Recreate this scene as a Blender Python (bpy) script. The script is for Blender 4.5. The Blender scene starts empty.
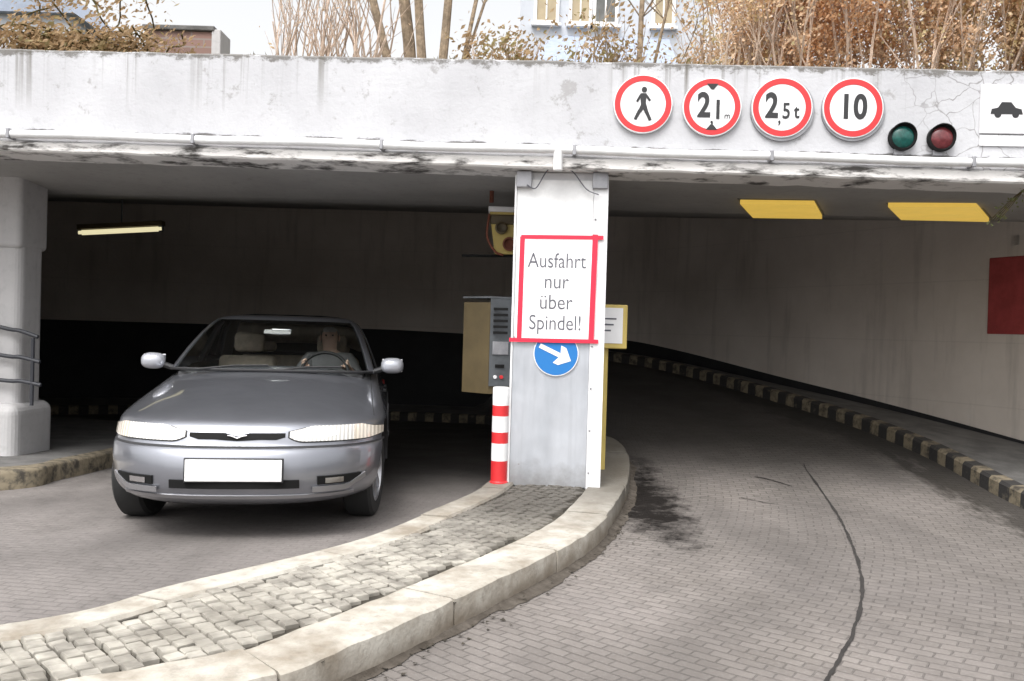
import bpy, bmesh, math, random
from mathutils import Vector, Matrix, noise
random.seed(7)
R = math.radians
S = bpy.context.scene
C = S.collection
# ---------------------------------------------------------------- camera
W_, H_, FPX = 1024, 681, 900.0
cam_d = bpy.data.cameras.new('camera'); cam = bpy.data.objects.new('camera', cam_d); C.objects.link(cam)
cam_d.sensor_width = 36; cam_d.lens = 36*FPX/W_; cam_d.clip_start = .05; cam_d.clip_end = 500
CAM = Vector((0, 0, 1.25))
MR = Matrix.Rotation(R(90-.67), 4, 'X') @ Matrix.Rotation(R(1.6), 4, 'Z')
cam.matrix_world = Matrix.Translation(CAM) @ MR
S.camera = cam
# ---------------------------------------------------------------- world, sun, exposure
w = bpy.data.worlds.new('World'); S.world = w; w.use_nodes = True
nt = w.node_tree; nt.nodes.clear()
SUN_EL, SUN_AZ = R(60), R(205)       # azimuth clockwise from +Y : light comes from behind the camera
sky = nt.nodes.new('ShaderNodeTexSky'); sky.sky_type = 'NISHITA'; sky.sun_disc = False
sky.sun_elevation = SUN_EL; sky.sun_rotation = SUN_AZ; sky.dust_density = 6; sky.air_density = 1.0; sky.ozone_density = .6
hs = nt.nodes.new('ShaderNodeHueSaturation'); hs.inputs['Saturation'].default_value = .08
bg = nt.nodes.new('ShaderNodeBackground'); bg.inputs[1].default_value = .15
out = nt.nodes.new('ShaderNodeOutputWorld')
nt.links.new(sky.outputs[0], hs.inputs['Color']); nt.links.new(hs.outputs[0], bg.inputs[0]); nt.links.new(bg.outputs[0], out.inputs[0])
sd = bpy.data.lights.new('sun', 'SUN'); sd.energy = .5; sd.angle = R(20); sd.color = (1, .965, .92)
so = bpy.data.objects.new('sun', sd); C.objects.link(so)
so.rotation_euler = (R(90)-SUN_EL, 0, -SUN_AZ+math.pi) ; so.location = (0, -5, 12)
S.view_settings.view_transform = 'Standard'; S.view_settings.look = 'None'
S.view_settings.gamma = 1; S.view_settings.use_curve_mapping = False
S.view_settings.exposure = 1.15
S.render.engine = 'CYCLES'
S.cycles.max_bounces = 8; S.cycles.diffuse_bounces = 5; S.cycles.transparent_max_bounces = 12
# ---------------------------------------------------------------- measuring helpers
def ray(px, py):
    d = Vector(((px-W_/2)/FPX, (H_/2-py)/FPX, -1))
    return (MR.to_3x3() @ d)
def P(px, py, Y):
    d = ray(px, py); t = Y/d.y; return CAM + d*t
AL = R(3.0); FY = 6.35
FO = Vector((0, FY, 0)); FU = Vector((math.cos(AL), -math.sin(AL), 0)); FN = Vector((math.sin(AL), math.cos(AL), 0))
def FP(px, py, d=0):                       # point of the facade plane, in facade coordinates (u, z)
    r = ray(px, py); t = ((FO+FN*d)-CAM).dot(FN)/r.dot(FN); p = CAM+r*t
    return (p-FO).dot(FU), p.z
def FW(u, d, z): return FO + FU*u + FN*d + Vector((0, 0, z))
def sstep(a, b, x):
    t = max(0, min(1, (x-a)/(b-a))); return t*t*(3-2*t)
def lerp_pts(pts, x):
    if x <= pts[0][0]: return pts[0][1]
    for (a, va), (b, vb) in zip(pts, pts[1:]):
        if x <= b: return va+(vb-va)*(x-a)/(b-a)
    return pts[-1][1]
def rise(y): return .128*max(0, y-6.5) if y > 7 else .064*max(0, y-6.0)**2
def floor_z(x, y):
    xc = lerp_pts([(2, -2.2), (3.2, -1.3), (4.6, -.5), (6.4, .2), (8, .45), (14, .5)], y)
    t = sstep(xc-.55, xc+.35, x) if y > 5 else sstep(xc-.2, xc+.2, x)
    left = -.022*max(0, y-4.5)
    if y < -5: return 0
    return left*(1-t) + rise(y)*t
def ceil_z(y): return 2.37 + .118*max(0, y-8.2)
def G(px, py, h=0):                        # where the ray meets the floor (raised by h)
    d = ray(px, py); t = 1.0
    while t < 40:
        p = CAM+d*t
        if p.z <= floor_z(p.x, p.y)+h: return p
        t += .004
    return p
def catmull(pts, n=8):
    o = []; Pn = [Vector(p) for p in pts]; Pn = [2*Pn[0]-Pn[1]]+Pn+[2*Pn[-1]-Pn[-2]]
    for i in range(1, len(Pn)-2):
        a, b, c, d = Pn[i-1:i+3]
        for k in range(n):
            t = k/n
            o.append(.5*((2*b)+(c-a)*t+(2*a-5*b+4*c-d)*t*t+(3*b-a-3*c+d)*t**3))
    o.append(Pn[-2]); return o
# ---------------------------------------------------------------- object helpers
def tag(o, label=None, cat=None, group=None, kind=None):
    if label: o['label'] = label
    if cat: o['category'] = cat
    if group: o['group'] = group
    if kind: o['kind'] = kind
    return o
def empty(name, loc=(0, 0, 0), rz=0, **k):
    o = bpy.data.objects.new(name, None); C.objects.link(o); o.location = loc; o.rotation_euler = (0, 0, rz)
    o.empty_display_size = .1
    return tag(o, **k)
def mesh_obj(name, verts, faces, mats, parent=None, smooth=False, fm=None, loc=(0, 0, 0), rz=0, **k):
    m = bpy.data.meshes.new(name); m.from_pydata([tuple(v) for v in verts], [], faces); m.update()
    o = bpy.data.objects.new(name, m); C.objects.link(o); o.location = loc; o.rotation_euler = (0, 0, rz)
    if not isinstance(mats, (list, tuple)): mats = [mats]
    for mt in mats: m.materials.append(mt)
    if fm:
        for p, i in zip(m.polygons, fm): p.material_index = i
    if smooth: m.polygons.foreach_set('use_smooth', [True]*len(m.polygons))
    if parent: o.parent = parent
    return tag(o, **k)
class MB:
    def __init__(s): s.v = []; s.f = []; s.m = []
    def add(s, v, f, m=0):
        n = len(s.v); s.v += [Vector(p) for p in v]; s.f += [tuple(i+n for i in q) for q in f]; s.m += [m]*len(f); return s
    def box(s, a, b, m=0, M=None, bev=0):
        bm = bmesh.new(); bmesh.ops.create_cube(bm, size=1)
        a = Vector(a); b = Vector(b)
        for v in bm.verts: v.co = Vector([(a[i]+b[i])/2+v.co[i]*abs(b[i]-a[i]) for i in range(3)])
        if bev: bmesh.ops.bevel(bm, geom=bm.edges[:], offset=bev, segments=(5 if bev > .045 else 2), affect='EDGES', profile=.5)
        if M is not None: bm.transform(M)
        s.bm(bm, m); return s
    def bm(s, bm, m=0):
        bm.verts.index_update(); s.add([v.co.copy() for v in bm.verts], [[v.index for v in f.verts] for f in bm.faces], m); bm.free()
    def tube(s, pts, rad, n=8, m=0, cap=True):
        pts = [Vector(p) for p in pts]; N = len(pts)
        rad = rad if isinstance(rad, (list, tuple)) else [rad]*N
        vs = []; fs = []; up = None
        for i, p in enumerate(pts):
            t = (pts[min(i+1, N-1)]-pts[max(i-1, 0)]).normalized()
            if up is None: up = t.orthogonal().normalized()
            up = (up-t*up.dot(t)); up = up.normalized() if up.length > 1e-6 else t.orthogonal().normalized()
            sd_ = t.cross(up)
            for k in range(n):
                a = 2*math.pi*k/n; vs.append(p+(up*math.cos(a)+sd_*math.sin(a))*rad[i])
        for i in range(N-1):
            for k in range(n): fs.append((i*n+k, i*n+(k+1) % n, (i+1)*n+(k+1) % n, (i+1)*n+k))
        if cap: fs.append(tuple(range(n))[::-1]); fs.append(tuple((N-1)*n+k for k in range(n)))
        return s.add(vs, fs, m)
    def lathe(s, prof, n=32, M=None, m=0):          # prof (r, z) around Z
        vs = []; fs = []
        for r, z in prof:
            for k in range(n):
                a = 2*math.pi*k/n; p = Vector((r*math.cos(a), r*math.sin(a), z)); vs.append(M@p if M is not None else p)
        for i in range(len(prof)-1):
            for k in range(n): fs.append((i*n+k, i*n+(k+1) % n, (i+1)*n+(k+1) % n, (i+1)*n+k))
        fs.append(tuple(range(n))[::-1]); fs.append(tuple((len(prof)-1)*n+k for k in range(n)))
        return s.add(vs, fs, m)
    def prism(s, poly, d0, d1, m=0, M=None):        # polygon in local XZ, extruded along Y
        n = len(poly); vs = [Vector((x, d0, z)) for x, z in poly]+[Vector((x, d1, z)) for x, z in poly]
        if M is not None: vs = [M@v for v in vs]
        fs = [tuple(range(n)), tuple(range(2*n-1, n-1, -1))]+[(i, i+n, (i+1) % n+n, (i+1) % n) for i in range(n)]
        return s.add(vs, fs, m)
    def build(s, name, mats, parent=None, smooth=False, **k):
        o = mesh_obj(name, s.v, s.f, mats, parent, smooth, s.m, **k)
        bm = bmesh.new(); bm.from_mesh(o.data); bmesh.ops.recalc_face_normals(bm, faces=bm.faces[:]); bm.to_mesh(o.data); bm.free()
        if smooth: auto(o)
        return o
def auto(o, ang=35):
    bm = bmesh.new(); bm.from_mesh(o.data)
    for e in bm.edges:
        if len(e.link_faces) == 2: e.smooth = e.calc_face_angle(0) < R(ang)
    for f in bm.faces: f.smooth = True
    bm.to_mesh(o.data); bm.free()
# ---------------------------------------------------------------- materials
def mat(name, col, rough=.8, metal=0, spec=.5, var=0, scale=5, bump=0, bscale=30, coat=0, emit=None, estr=0, col2=None, lo=.4, hi=.65, stretch=(1, 1, 1)):
    m = bpy.data.materials.new(name); m.use_nodes = True; t = m.node_tree; b = t.nodes['Principled BSDF']
    b.inputs['Base Color'].default_value = (*col, 1); b.inputs['Roughness'].default_value = rough
    b.inputs['Metallic'].default_value = metal; b.inputs['Specular IOR Level'].default_value = spec
    b.inputs['Coat Weight'].default_value = coat
    if emit: b.inputs['Emission Color'].default_value = (*emit, 1); b.inputs['Emission Strength'].default_value = estr
    tc = t.nodes.new('ShaderNodeTexCoord'); mp = t.nodes.new('ShaderNodeMapping'); mp.inputs['Scale'].default_value = stretch
    t.links.new(tc.outputs['Object'], mp.inputs[0])
    n = t.nodes.new('ShaderNodeTexNoise'); n.inputs['Scale'].default_value = scale; n.inputs['Detail'].default_value = 7; n.inputs['Roughness'].default_value = .65
    t.links.new(mp.outputs[0], n.inputs['Vector'])
    r = t.nodes.new('ShaderNodeValToRGB'); t.links.new(n.outputs[0], r.inputs[0])
    c2 = col2 or tuple(c*(1-var) for c in col)
    r.color_ramp.elements[0].position = lo; r.color_ramp.elements[1].position = hi
    r.color_ramp.elements[0].color = (*c2, 1); r.color_ramp.elements[1].color = (*col, 1)
    if var or col2: t.links.new(r.outputs[0], b.inputs['Base Color'])
    if bump:
        n2 = t.nodes.new('ShaderNodeTexNoise'); n2.inputs['Scale'].default_value = bscale; n2.inputs['Detail'].default_value = 6
        t.links.new(tc.outputs['Object'], n2.inputs['Vector'])
        bp = t.nodes.new('ShaderNodeBump'); bp.inputs['Strength'].default_value = bump; bp.inputs['Distance'].default_value = .01
        t.links.new(n2.outputs[0], bp.inputs['Height']); t.links.new(bp.outputs[0], b.inputs['Normal'])
    m['b'] = 0
    return m
class NG:                                           # tiny node-graph helper
    def __init__(s, m): s.t = m.node_tree; s.b = s.t.nodes['Principled BSDF']
    def n(s, ty, **k):
        x = s.t.nodes.new(ty)
        for a, v in k.items(): setattr(x, a, v)
        return x
    def l(s, a, b): s.t.links.new(a, b)
    def math(s, op, a, b=None, clamp=False):
        x = s.n('ShaderNodeMath', operation=op, use_clamp=clamp)
        for i, v in enumerate((a, b)):
            if v is None: continue
            if isinstance(v, (int, float)): x.inputs[i].default_value = v
            else: s.l(v, x.inputs[i])
        return x.outputs[0]
    def noise(s, vec, scale, detail=6, rough=.6):
        x = s.n('ShaderNodeTexNoise'); x.inputs['Scale'].default_value = scale; x.inputs['Detail'].default_value = detail; x.inputs['Roughness'].default_value = rough
        s.l(vec, x.inputs['Vector']); return x.outputs[0]
    def ramp(s, v, a, b, ca=(0, 0, 0), cb=(1, 1, 1)):
        x = s.n('ShaderNodeValToRGB'); x.color_ramp.elements[0].position = a; x.color_ramp.elements[1].position = b
        x.color_ramp.elements[0].color = (*ca, 1); x.color_ramp.elements[1].color = (*cb, 1); s.l(v, x.inputs[0]); return x.outputs[0]
    def mix(s, f, a, b, bt='MIX'):
        x = s.n('ShaderNodeMixRGB', blend_type=bt)
        for i, v in enumerate((f, a, b)):
            if isinstance(v, (int, float)): x.inputs[i].default_value = v
            elif isinstance(v, tuple): x.inputs[i].default_value = (*v, 1)
            else: s.l(v, x.inputs[i])
        return x.outputs[0]
    def scalev(s, vec, sc, rot=(0, 0, 0), loc=(0, 0, 0)):
        x = s.n('ShaderNodeMapping'); x.inputs['Scale'].default_value = sc; x.inputs['Rotation'].default_value = rot; x.inputs['Location'].default_value = loc
        s.l(vec, x.inputs[0]); return x.outputs[0]
def raw(name, rough=.85):
    m = bpy.data.materials.new(name); m.use_nodes = True; g = NG(m); g.b.inputs['Roughness'].default_value = rough
    g.obj = g.n('ShaderNodeTexCoord').outputs['Object']; sp = g.n('ShaderNodeSeparateXYZ'); g.l(g.obj, sp.inputs[0]); g.x, g.y, g.z = sp.outputs
    return m, g

def painted_concrete(name, base, zt=None, zb=None, amount=.5):
    """painted / weathered concrete: mottling, vertical run marks, grime below the top edge"""
    m, g = raw(name, .75)
    n1 = g.noise(g.obj, 1.6); n2 = g.noise(g.obj, 14); n3 = g.noise(g.scalev(g.obj, (9, 9, .7)), 1.0, 8, .7)
    c = g.mix(g.ramp(n1, .35, .7), tuple(x*.86 for x in base), base)
    c = g.mix(g.math('MULTIPLY', g.ramp(n2, .52, .66), .35), c, tuple(x*.7 for x in base))
    run = g.math('MULTIPLY', g.ramp(n3, .56, .72), amount*.7)
    c = g.mix(run, c, tuple(x*.5 for x in (base[0], base[1]*.97, base[2]*.92)))
    if zt is not None:
        d = g.math('SUBTRACT', zt, g.z)                         # distance below the top edge
        d2 = g.math('ADD', d, g.math('MULTIPLY', g.noise(g.scalev(g.obj, (3, 3, .3)), 2.2), -.22))
        e = g.ramp(d2, -.11, .02, (1, 1, 1), (0, 0, 0))
        e.node.color_ramp.elements[0].position = 0.0; e.node.color_ramp.elements[1].position = .06
        f = g.math('MULTIPLY', e, g.ramp(g.noise(g.obj, 11), .4, .6))
        c = g.mix(g.math('MULTIPLY', f, amount), c, (.09, .085, .075))
    g.l(c, g.b.inputs['Base Color'])
    bp = g.n('ShaderNodeBump'); bp.inputs['Strength'].default_value = .35; bp.inputs['Distance'].default_value = .008
    g.l(g.noise(g.obj, 35, 8), bp.inputs['Height']); g.l(bp.outputs[0], g.b.inputs['Normal'])
    return m
M = {}
M['parapet'] = painted_concrete('painted_parapet', (.50, .51, .555), zt=3.2, amount=.75)
M['pillar'] = painted_concrete('painted_pillar', (.70, .70, .72), amount=.2)
M['white'] = mat('white_paint', (.80, .80, .80), .5, var=.12, scale=9, bump=.1)
M['pier'] = painted_concrete('pier_concrete', (.50, .49, .49), amount=.4)
M['ceiling'] = painted_concrete('ceiling_concrete', (.37, .36, .345), amount=.5)
M['ledge'] = mat('stained_ledge', (.74, .72, .70), .8, col2=(.07, .065, .06), scale=3.2, lo=.38, hi=.5, stretch=(1, 1, 5), bump=.4)
M['dark'] = mat('dado_black', (.018, .018, .020), .75, var=.4, scale=3)
M['black'] = mat('black', (.010, .010, .010), .85, spec=.2)
M['steel'] = mat('cladding_steel', (.56, .60, .67), .42, .55, var=.18, scale=2.4, stretch=(1, 1, .35))
M['trim'] = mat('edge_trim', (.78, .78, .79), .5, var=.15, scale=6)
M['rail'] = mat('railing_paint', (.035, .037, .045), .5)
M['red'] = mat('sign_red', (.62, .03, .035), .4, var=.1, scale=8)
M['tape'] = mat('red_tape', (.72, .02, .055), .45)
M['paper'] = mat('poster_white', (.82, .81, .82), .6, var=.05, scale=5)
M['signwhite'] = mat('sign_white', (.80, .80, .81), .4, var=.06, scale=8)
M['ink'] = mat('sign_black', (.02, .02, .022), .5)
M['ink2'] = mat('marker_grey', (.10, .10, .12), .6)
M['galv'] = mat('galvanised', (.38, .38, .40), .5, .6, var=.25, scale=9)
M['blue'] = mat('sign_blue', (.015, .16, .45), .4)
M['ochre'] = mat('ochre_paint', (.10, .072, .03), .5, var=.25, scale=4)
M['yellow'] = mat('yellow_paint', (.60, .46, .13), .5, var=.15, scale=6)
M['greymetal'] = mat('grey_panel', (.12, .13, .14), .5, .2, var=.3, scale=6)
M['rust'] = mat('rusty_tube', (.22, .07, .04), .8, var=.4, scale=12)
M['cabinet'] = mat('cabinet_red', (.42, .07, .07), .5, var=.3, scale=5)
M['brick'] = mat('dull_brick', (.26, .13, .09), .9, var=.35, scale=9)
M['amberlamp'] = mat('amber_diffuser', (.60, .38, .08), .4, var=.2, scale=3, emit=(1, .66, .12), estr=.24)
M['tube'] = mat('fluorescent_tube', (.6, .6, .45), .4, emit=(1, .90, .55), estr=.35)
M['glens'] = mat('green_lens', (.012, .10, .085), .2, var=.4, scale=30)
M['rlens'] = mat('red_lens', (.17, .035, .04), .2, var=.4, scale=30)
M['kyel'] = mat('kerb_yellow', (.21, .175, .12), .85, col2=(.05, .043, .034), scale=11, lo=.36, hi=.56, bump=.6)
M['kblk'] = mat('kerb_black', (.028, .026, .025), .9, col2=(.10, .085, .065), scale=9, lo=.30, hi=.42, bump=.6)
M['kerbc'] = mat('kerb_stone', (.52, .49, .44), .85, col2=(.24, .20, .15), scale=4.2, lo=.34, hi=.6, bump=.6, bscale=40)
M['soil'] = mat('joint_soil', (.05, .042, .03), .95, var=.5, scale=12)
M['walk'] = mat('walkway_concrete', (.15, .145, .14), .9, var=.4, scale=4, bump=.5)
M['bark'] = mat('bark', (.38, .29, .20), .95, var=.5, scale=14, bump=.6)
M['bark2'] = mat('pale_twig', (.60, .46, .36), .95, var=.4, scale=14)
M['wallfar'] = mat('pale_render', (.50, .52, .56), .9, var=.08, scale=2)
M['slate'] = mat('slate_blue', (.30, .34, .42), .8, var=.15, scale=6)
M['glassfar'] = mat('window_dark', (.16, .16, .15), .2, var=.4, scale=2)
M['tancurtain'] = mat('tan_blind', (.42, .34, .22), .7, var=.2, scale=2)

def curved_wall_mat():
    m, g = raw('curved_wall_concrete', .8)
    c = g.mix(g.ramp(g.noise(g.obj, .8), .35, .65), (.54, .485, .435), (.66, .60, .545))
    c = g.mix(g.math('MULTIPLY', g.ramp(g.noise(g.scalev(g.obj, (4, 4, .4)), 1.5, 8), .55, .7), .30), c, (.22, .20, .18))
    c = g.mix(g.math('MULTIPLY', g.ramp(g.noise(g.obj, 7), .6, .75), .3), c, (.60, .57, .54))
    # formwork joints every 1.25 m
    s = g.math('FRACT', g.math('MULTIPLY', g.z, 1.6)); l = g.math('LESS_THAN', s, .02)
    c = g.mix(g.math('MULTIPLY', l, .12), c, (.2, .18, .16))
    g.l(c, g.b.inputs['Base Color'])
    bp = g.n('ShaderNodeBump'); bp.inputs['Strength'].default_value = .3; bp.inputs['Distance'].default_value = .01
    g.l(g.noise(g.obj, 22, 8), bp.inputs['Height']); g.l(bp.outputs[0], g.b.inputs['Normal'])
    return m
M['cwall'] = curved_wall_mat()

def road_mat():
    """small rectangular pavers: straight rows on the left lane, rows radiating round the bend on the right lane"""
    m, g = raw('block_paving', .8); g.b.inputs['Specular IOR Level'].default_value = .18
    wob = g.n('ShaderNodeVectorMath', operation='ADD')
    nn = g.n('ShaderNodeTexNoise'); nn.inputs['Scale'].default_value = .9; g.l(g.obj, nn.inputs['Vector'])
    sc = g.n('ShaderNodeVectorMath', operation='SCALE'); sc.inputs['Scale'].default_value = .10; g.l(nn.outputs['Color'], sc.inputs[0])
    g.l(g.obj, wob.inputs[0]); g.l(sc.outputs[0], wob.inputs[1])
    sp = g.n('ShaderNodeSeparateXYZ'); g.l(wob.outputs[0], sp.inputs[0]); X, Y = sp.outputs[0], sp.outputs[1]
    # polar coordinates about (-3.2, 7.6)
    dx = g.math('ADD', X, 5.2); dy = g.math('SUBTRACT', Y, 8.2)
    rad = g.math('SQRT', g.math('ADD', g.math('MULTIPLY', dx, dx), g.math('MULTIPLY', dy, dy)))
    ang = g.math('MULTIPLY', g.math('ARCTAN2', dy, dx), 6.6)
    cb = g.n('ShaderNodeCombineXYZ'); g.l(rad, cb.inputs[0]); g.l(ang, cb.inputs[1])
    def brick(vec, rot):
        b = g.n('ShaderNodeTexBrick'); b.inputs['Scale'].default_value = 1.0
        b.inputs['Brick Width'].default_value = .112; b.inputs['Row Height'].default_value = .052; b.inputs['Mortar Size'].default_value = .0045
        b.inputs['Mortar Smooth'].default_value = .5
        b.inputs['Color1'].default_value = (.215, .194, .178, 1); b.inputs['Color2'].default_value = (.165, .148, .135, 1); b.inputs['Mortar'].default_value = (.125, .113, .103, 1)
        g.l(g.scalev(vec, (1, 1, 1), (0, 0, rot)), b.inputs['Vector']); return b
    bL = brick(wob.outputs[0], R(8)); bR = brick(cb.outputs[0], 0)
    xs = g.math('SUBTRACT', g.x, g.math('ADD', g.math('MULTIPLY', g.y, .42), -2.6))
    f = g.math('GREATER_THAN', xs, 0)
    cl_ = g.mix(.55, bL.outputs[0], (.19, .175, .168))
    c = g.mix(f, cl_, bR.outputs[0]); h = g.mix(f, bL.outputs[1], bR.outputs[1])
    n1 = g.ramp(g.noise(g.obj, .7, 8), .38, .66); c = g.mix(g.math('MULTIPLY', n1, .35), c, (.22, .20, .195))
    n2 = g.ramp(g.noise(g.obj, 3.2, 9, .7), .53, .7); c = g.mix(g.math('MULTIPLY', n2, .45), c, (.075, .068, .064))
    n4 = g.ramp(g.noise(g.obj, 60, 4), .5, .75); c = g.mix(g.math('MULTIPLY', n4, .35), c, (.33, .31, .30))
    n5 = g.ramp(g.noise(g.scalev(g.obj, (1, .35, 1), (0, 0, R(-20))), 1.1, 6, .6), .40, .62); c = g.mix(g.math('MULTIPLY', n5, .5), c, (.095, .087, .082))
    n6 = g.ramp(g.noise(g.obj, 9, 9, .8), .58, .72); c = g.mix(g.math('MULTIPLY', n6, .5), c, (.26, .245, .235))
    # the strip outside the long joint is older and darker
    sm_ = g.math('ADD', g.math('ADD', g.x, g.math('MULTIPLY', g.math('POWER', g.math('SUBTRACT', g.y, 4.2), 2.0), .12)), -1.62)
    c = g.mix(g.math('MULTIPLY', g.ramp(sm_, .0, .05), .16), c, (.06, .055, .05))
    # oil and damp that collects beside the island nose (a stain with its own ragged shape)
    sx = g.math('DIVIDE', g.math('SUBTRACT', g.x, 1.0), .33); sy = g.math('DIVIDE', g.math('SUBTRACT', g.y, 6.6), 1.5)
    e = g.math('ADD', g.math('MULTIPLY', sx, sx), g.math('MULTIPLY', sy, sy))
    e = g.math('ADD', e, g.math('MULTIPLY', g.math('SUBTRACT', g.noise(g.obj, 5, 10, .75), .5), 3.2))
    e = g.ramp(e, .15, 1.9, (1, 1, 1), (0, 0, 0)); c = g.mix(e, c, (.012, .010, .009))
    # damp dirt that gathers along the outer kerb
    kx = g.math('SUBTRACT', g.math('ADD', g.x, g.math('MULTIPLY', g.math('SUBTRACT', g.noise(g.scalev(g.obj, (2.5, .8, 1)), 2.0, 8, .7), .5), 1.3)), g.math('SUBTRACT', 3.75, g.math('MULTIPLY', g.math('MAXIMUM', g.math('SUBTRACT', g.y, 8.2), 0), .33)))
    c = g.mix(g.math('MULTIPLY', g.ramp(g.math('ADD', kx, .5), .05, .30), .88), c, (.028, .025, .021))
    # tyre polish along the wheel lines round the bend
    wl = g.math('ABSOLUTE', g.math('SUBTRACT', g.math('FRACT', g.math('MULTIPLY', g.math('ADD', rad, -.35), .62)), .5))
    wl = g.math('ADD', wl, g.math('MULTIPLY', g.math('SUBTRACT', g.noise(g.obj, 1.8, 7, .7), .5), .35))
    c = g.mix(g.math('MULTIPLY', g.ramp(wl, .02, .24, (1, 1, 1), (0, 0, 0)), .35), c, (.085, .078, .074))
    # darker deeper inside: loss of daylight painted into the road colour, plus grime
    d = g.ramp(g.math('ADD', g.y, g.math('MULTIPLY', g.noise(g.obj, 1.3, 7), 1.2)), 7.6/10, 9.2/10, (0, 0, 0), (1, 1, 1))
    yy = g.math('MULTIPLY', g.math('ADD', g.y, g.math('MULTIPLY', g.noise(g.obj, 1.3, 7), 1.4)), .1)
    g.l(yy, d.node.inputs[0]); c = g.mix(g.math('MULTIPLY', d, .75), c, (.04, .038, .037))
    g.l(c, g.b.inputs['Base Color'])
    rr = g.ramp(g.noise(g.obj, 2.1), .3, .7, (.6, .6, .6), (.85, .85, .85)); g.l(rr, g.b.inputs['Roughness'])
    hh = g.math('ADD', g.math('MULTIPLY', h, -1.0), g.math('MULTIPLY', g.noise(g.obj, 45), .35))
    bp = g.n('ShaderNodeBump'); bp.inputs['Strength'].default_value = .8; bp.inputs['Distance'].default_value = .006
    g.l(hh, bp.inputs['Height']); g.l(bp.outputs[0], g.b.inputs['Normal'])
    return m
M['road'] = road_mat()
M['turf'] = mat('terrace_turf', (.10, .09, .05), .95, var=.5, scale=3)
# ================================================================= SETTING
def axis(a, segs):
    o = [a]
    for b, st in segs:
        while o[-1]+st < b-1e-6: o.append(o[-1]+st)
        o.append(b)
    return o
def sheet(name, xs, ys, fn, m, flip=False, keep=None, parent=None, thick=0, **k):
    v = [(x, y, fn(x, y)) for y in ys for x in xs]; n = len(xs); f = []
    for j in range(len(ys)-1):
        for i in range(n-1):
            if keep and not keep((xs[i]+xs[i+1])/2, (ys[j]+ys[j+1])/2): continue
            q = (j*n+i, j*n+i+1, (j+1)*n+i+1, (j+1)*n+i); f.append(q[::-1] if flip else q)
    o = mesh_obj(name, v, f, m, parent, True, **k)
    return o
xs = axis(-70, [(-12, 6), (-3, .5), (5, .2), (12, .5), (70, 6)]); ys = axis(-70, [(-6, 6), (2, .5), (17, .2)])
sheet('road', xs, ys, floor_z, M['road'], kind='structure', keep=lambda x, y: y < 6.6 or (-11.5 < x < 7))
def terr_z(x, y): return 3.02 + .10*max(0, min(y, 17)-8.2)
sheet('terrace', axis(-80, [(-12, 4), (12, 1), (80, 4)]), axis(6.75, [(18, .75), (90, 6)]), terr_z, M['turf'], kind='structure')

# ---- the garage, one building with its parts
gar = empty('parking_garage', FW(0, 0, 0), -AL, label='pale concrete underground garage front with two wide openings under a weathered parapet', cat='garage')
def fbox(name, u0, u1, d0, d1, z0, z1, m, parent, bev=0, **k):
    return MB().box((u0, d0, z0), (u1, d1, z1), bev=bev).build(name, m, parent, **k)
ztl = FP(0, 48)[1]; ztr = FP(1024, 70)[1]
def line_z(pa, pb, d=0):                       # a line on the facade measured at two places -> z(u)
    ua, za = FP(*pa, d); ub, zb = FP(*pb, d); return lambda u: za+(zb-za)*(u-ua)/(ub-ua)
z_top = line_z((20, 49), (1000, 70)); z_pipe = line_z((20, 134), (1000, 163), -.06); z_bot = line_z((20, 152), (1000, 184))
print('TOP', z_top(-4), z_top(4), 'PIPE', z_pipe(-4), z_pipe(4), 'BOT', z_bot(-4), z_bot(4))
U0, U1 = -12.0, 9.0
def slab(name, u0, u1, d0, d1, zb, zt, m, parent, n=90, jit=0, **k):
    """long member whose top and bottom follow measured lines, with worn edges"""
    b = MB(); us = [u0+(u1-u0)*i/n for i in range(n+1)]; vs = []; fs = []
    for i, u in enumerate(us):
        j1 = jit*(noise.noise(Vector((u*3.1, 1, 0)))+.6*noise.noise(Vector((u*11, 4, 0)))); j2 = jit*noise.noise(Vector((u*5.1, 9, 0)))
        c = .012
        vs += [(u, d0, zb(u)+c+j2), (u, d0, zt(u)-c+j1), (u, d0+c, zt(u)+j1), (u, d1-c, zt(u)+j1), (u, d1, zt(u)-c+j1), (u, d1, zb(u)+j2), (u, d0+c, zb(u)+j2)]
    for i in range(n):
        for q in range(7):
            a = i*7+q; c2 = i*7+(q+1) % 7; fs.append((a, c2, c2+7, a+7))
    fs += [tuple(range(7)), tuple(n*7+q for q in range(7))]
    b.add(vs, fs); return b.build(name, m, parent, **k)
lip = lambda u: z_pipe(u)-.045
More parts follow.
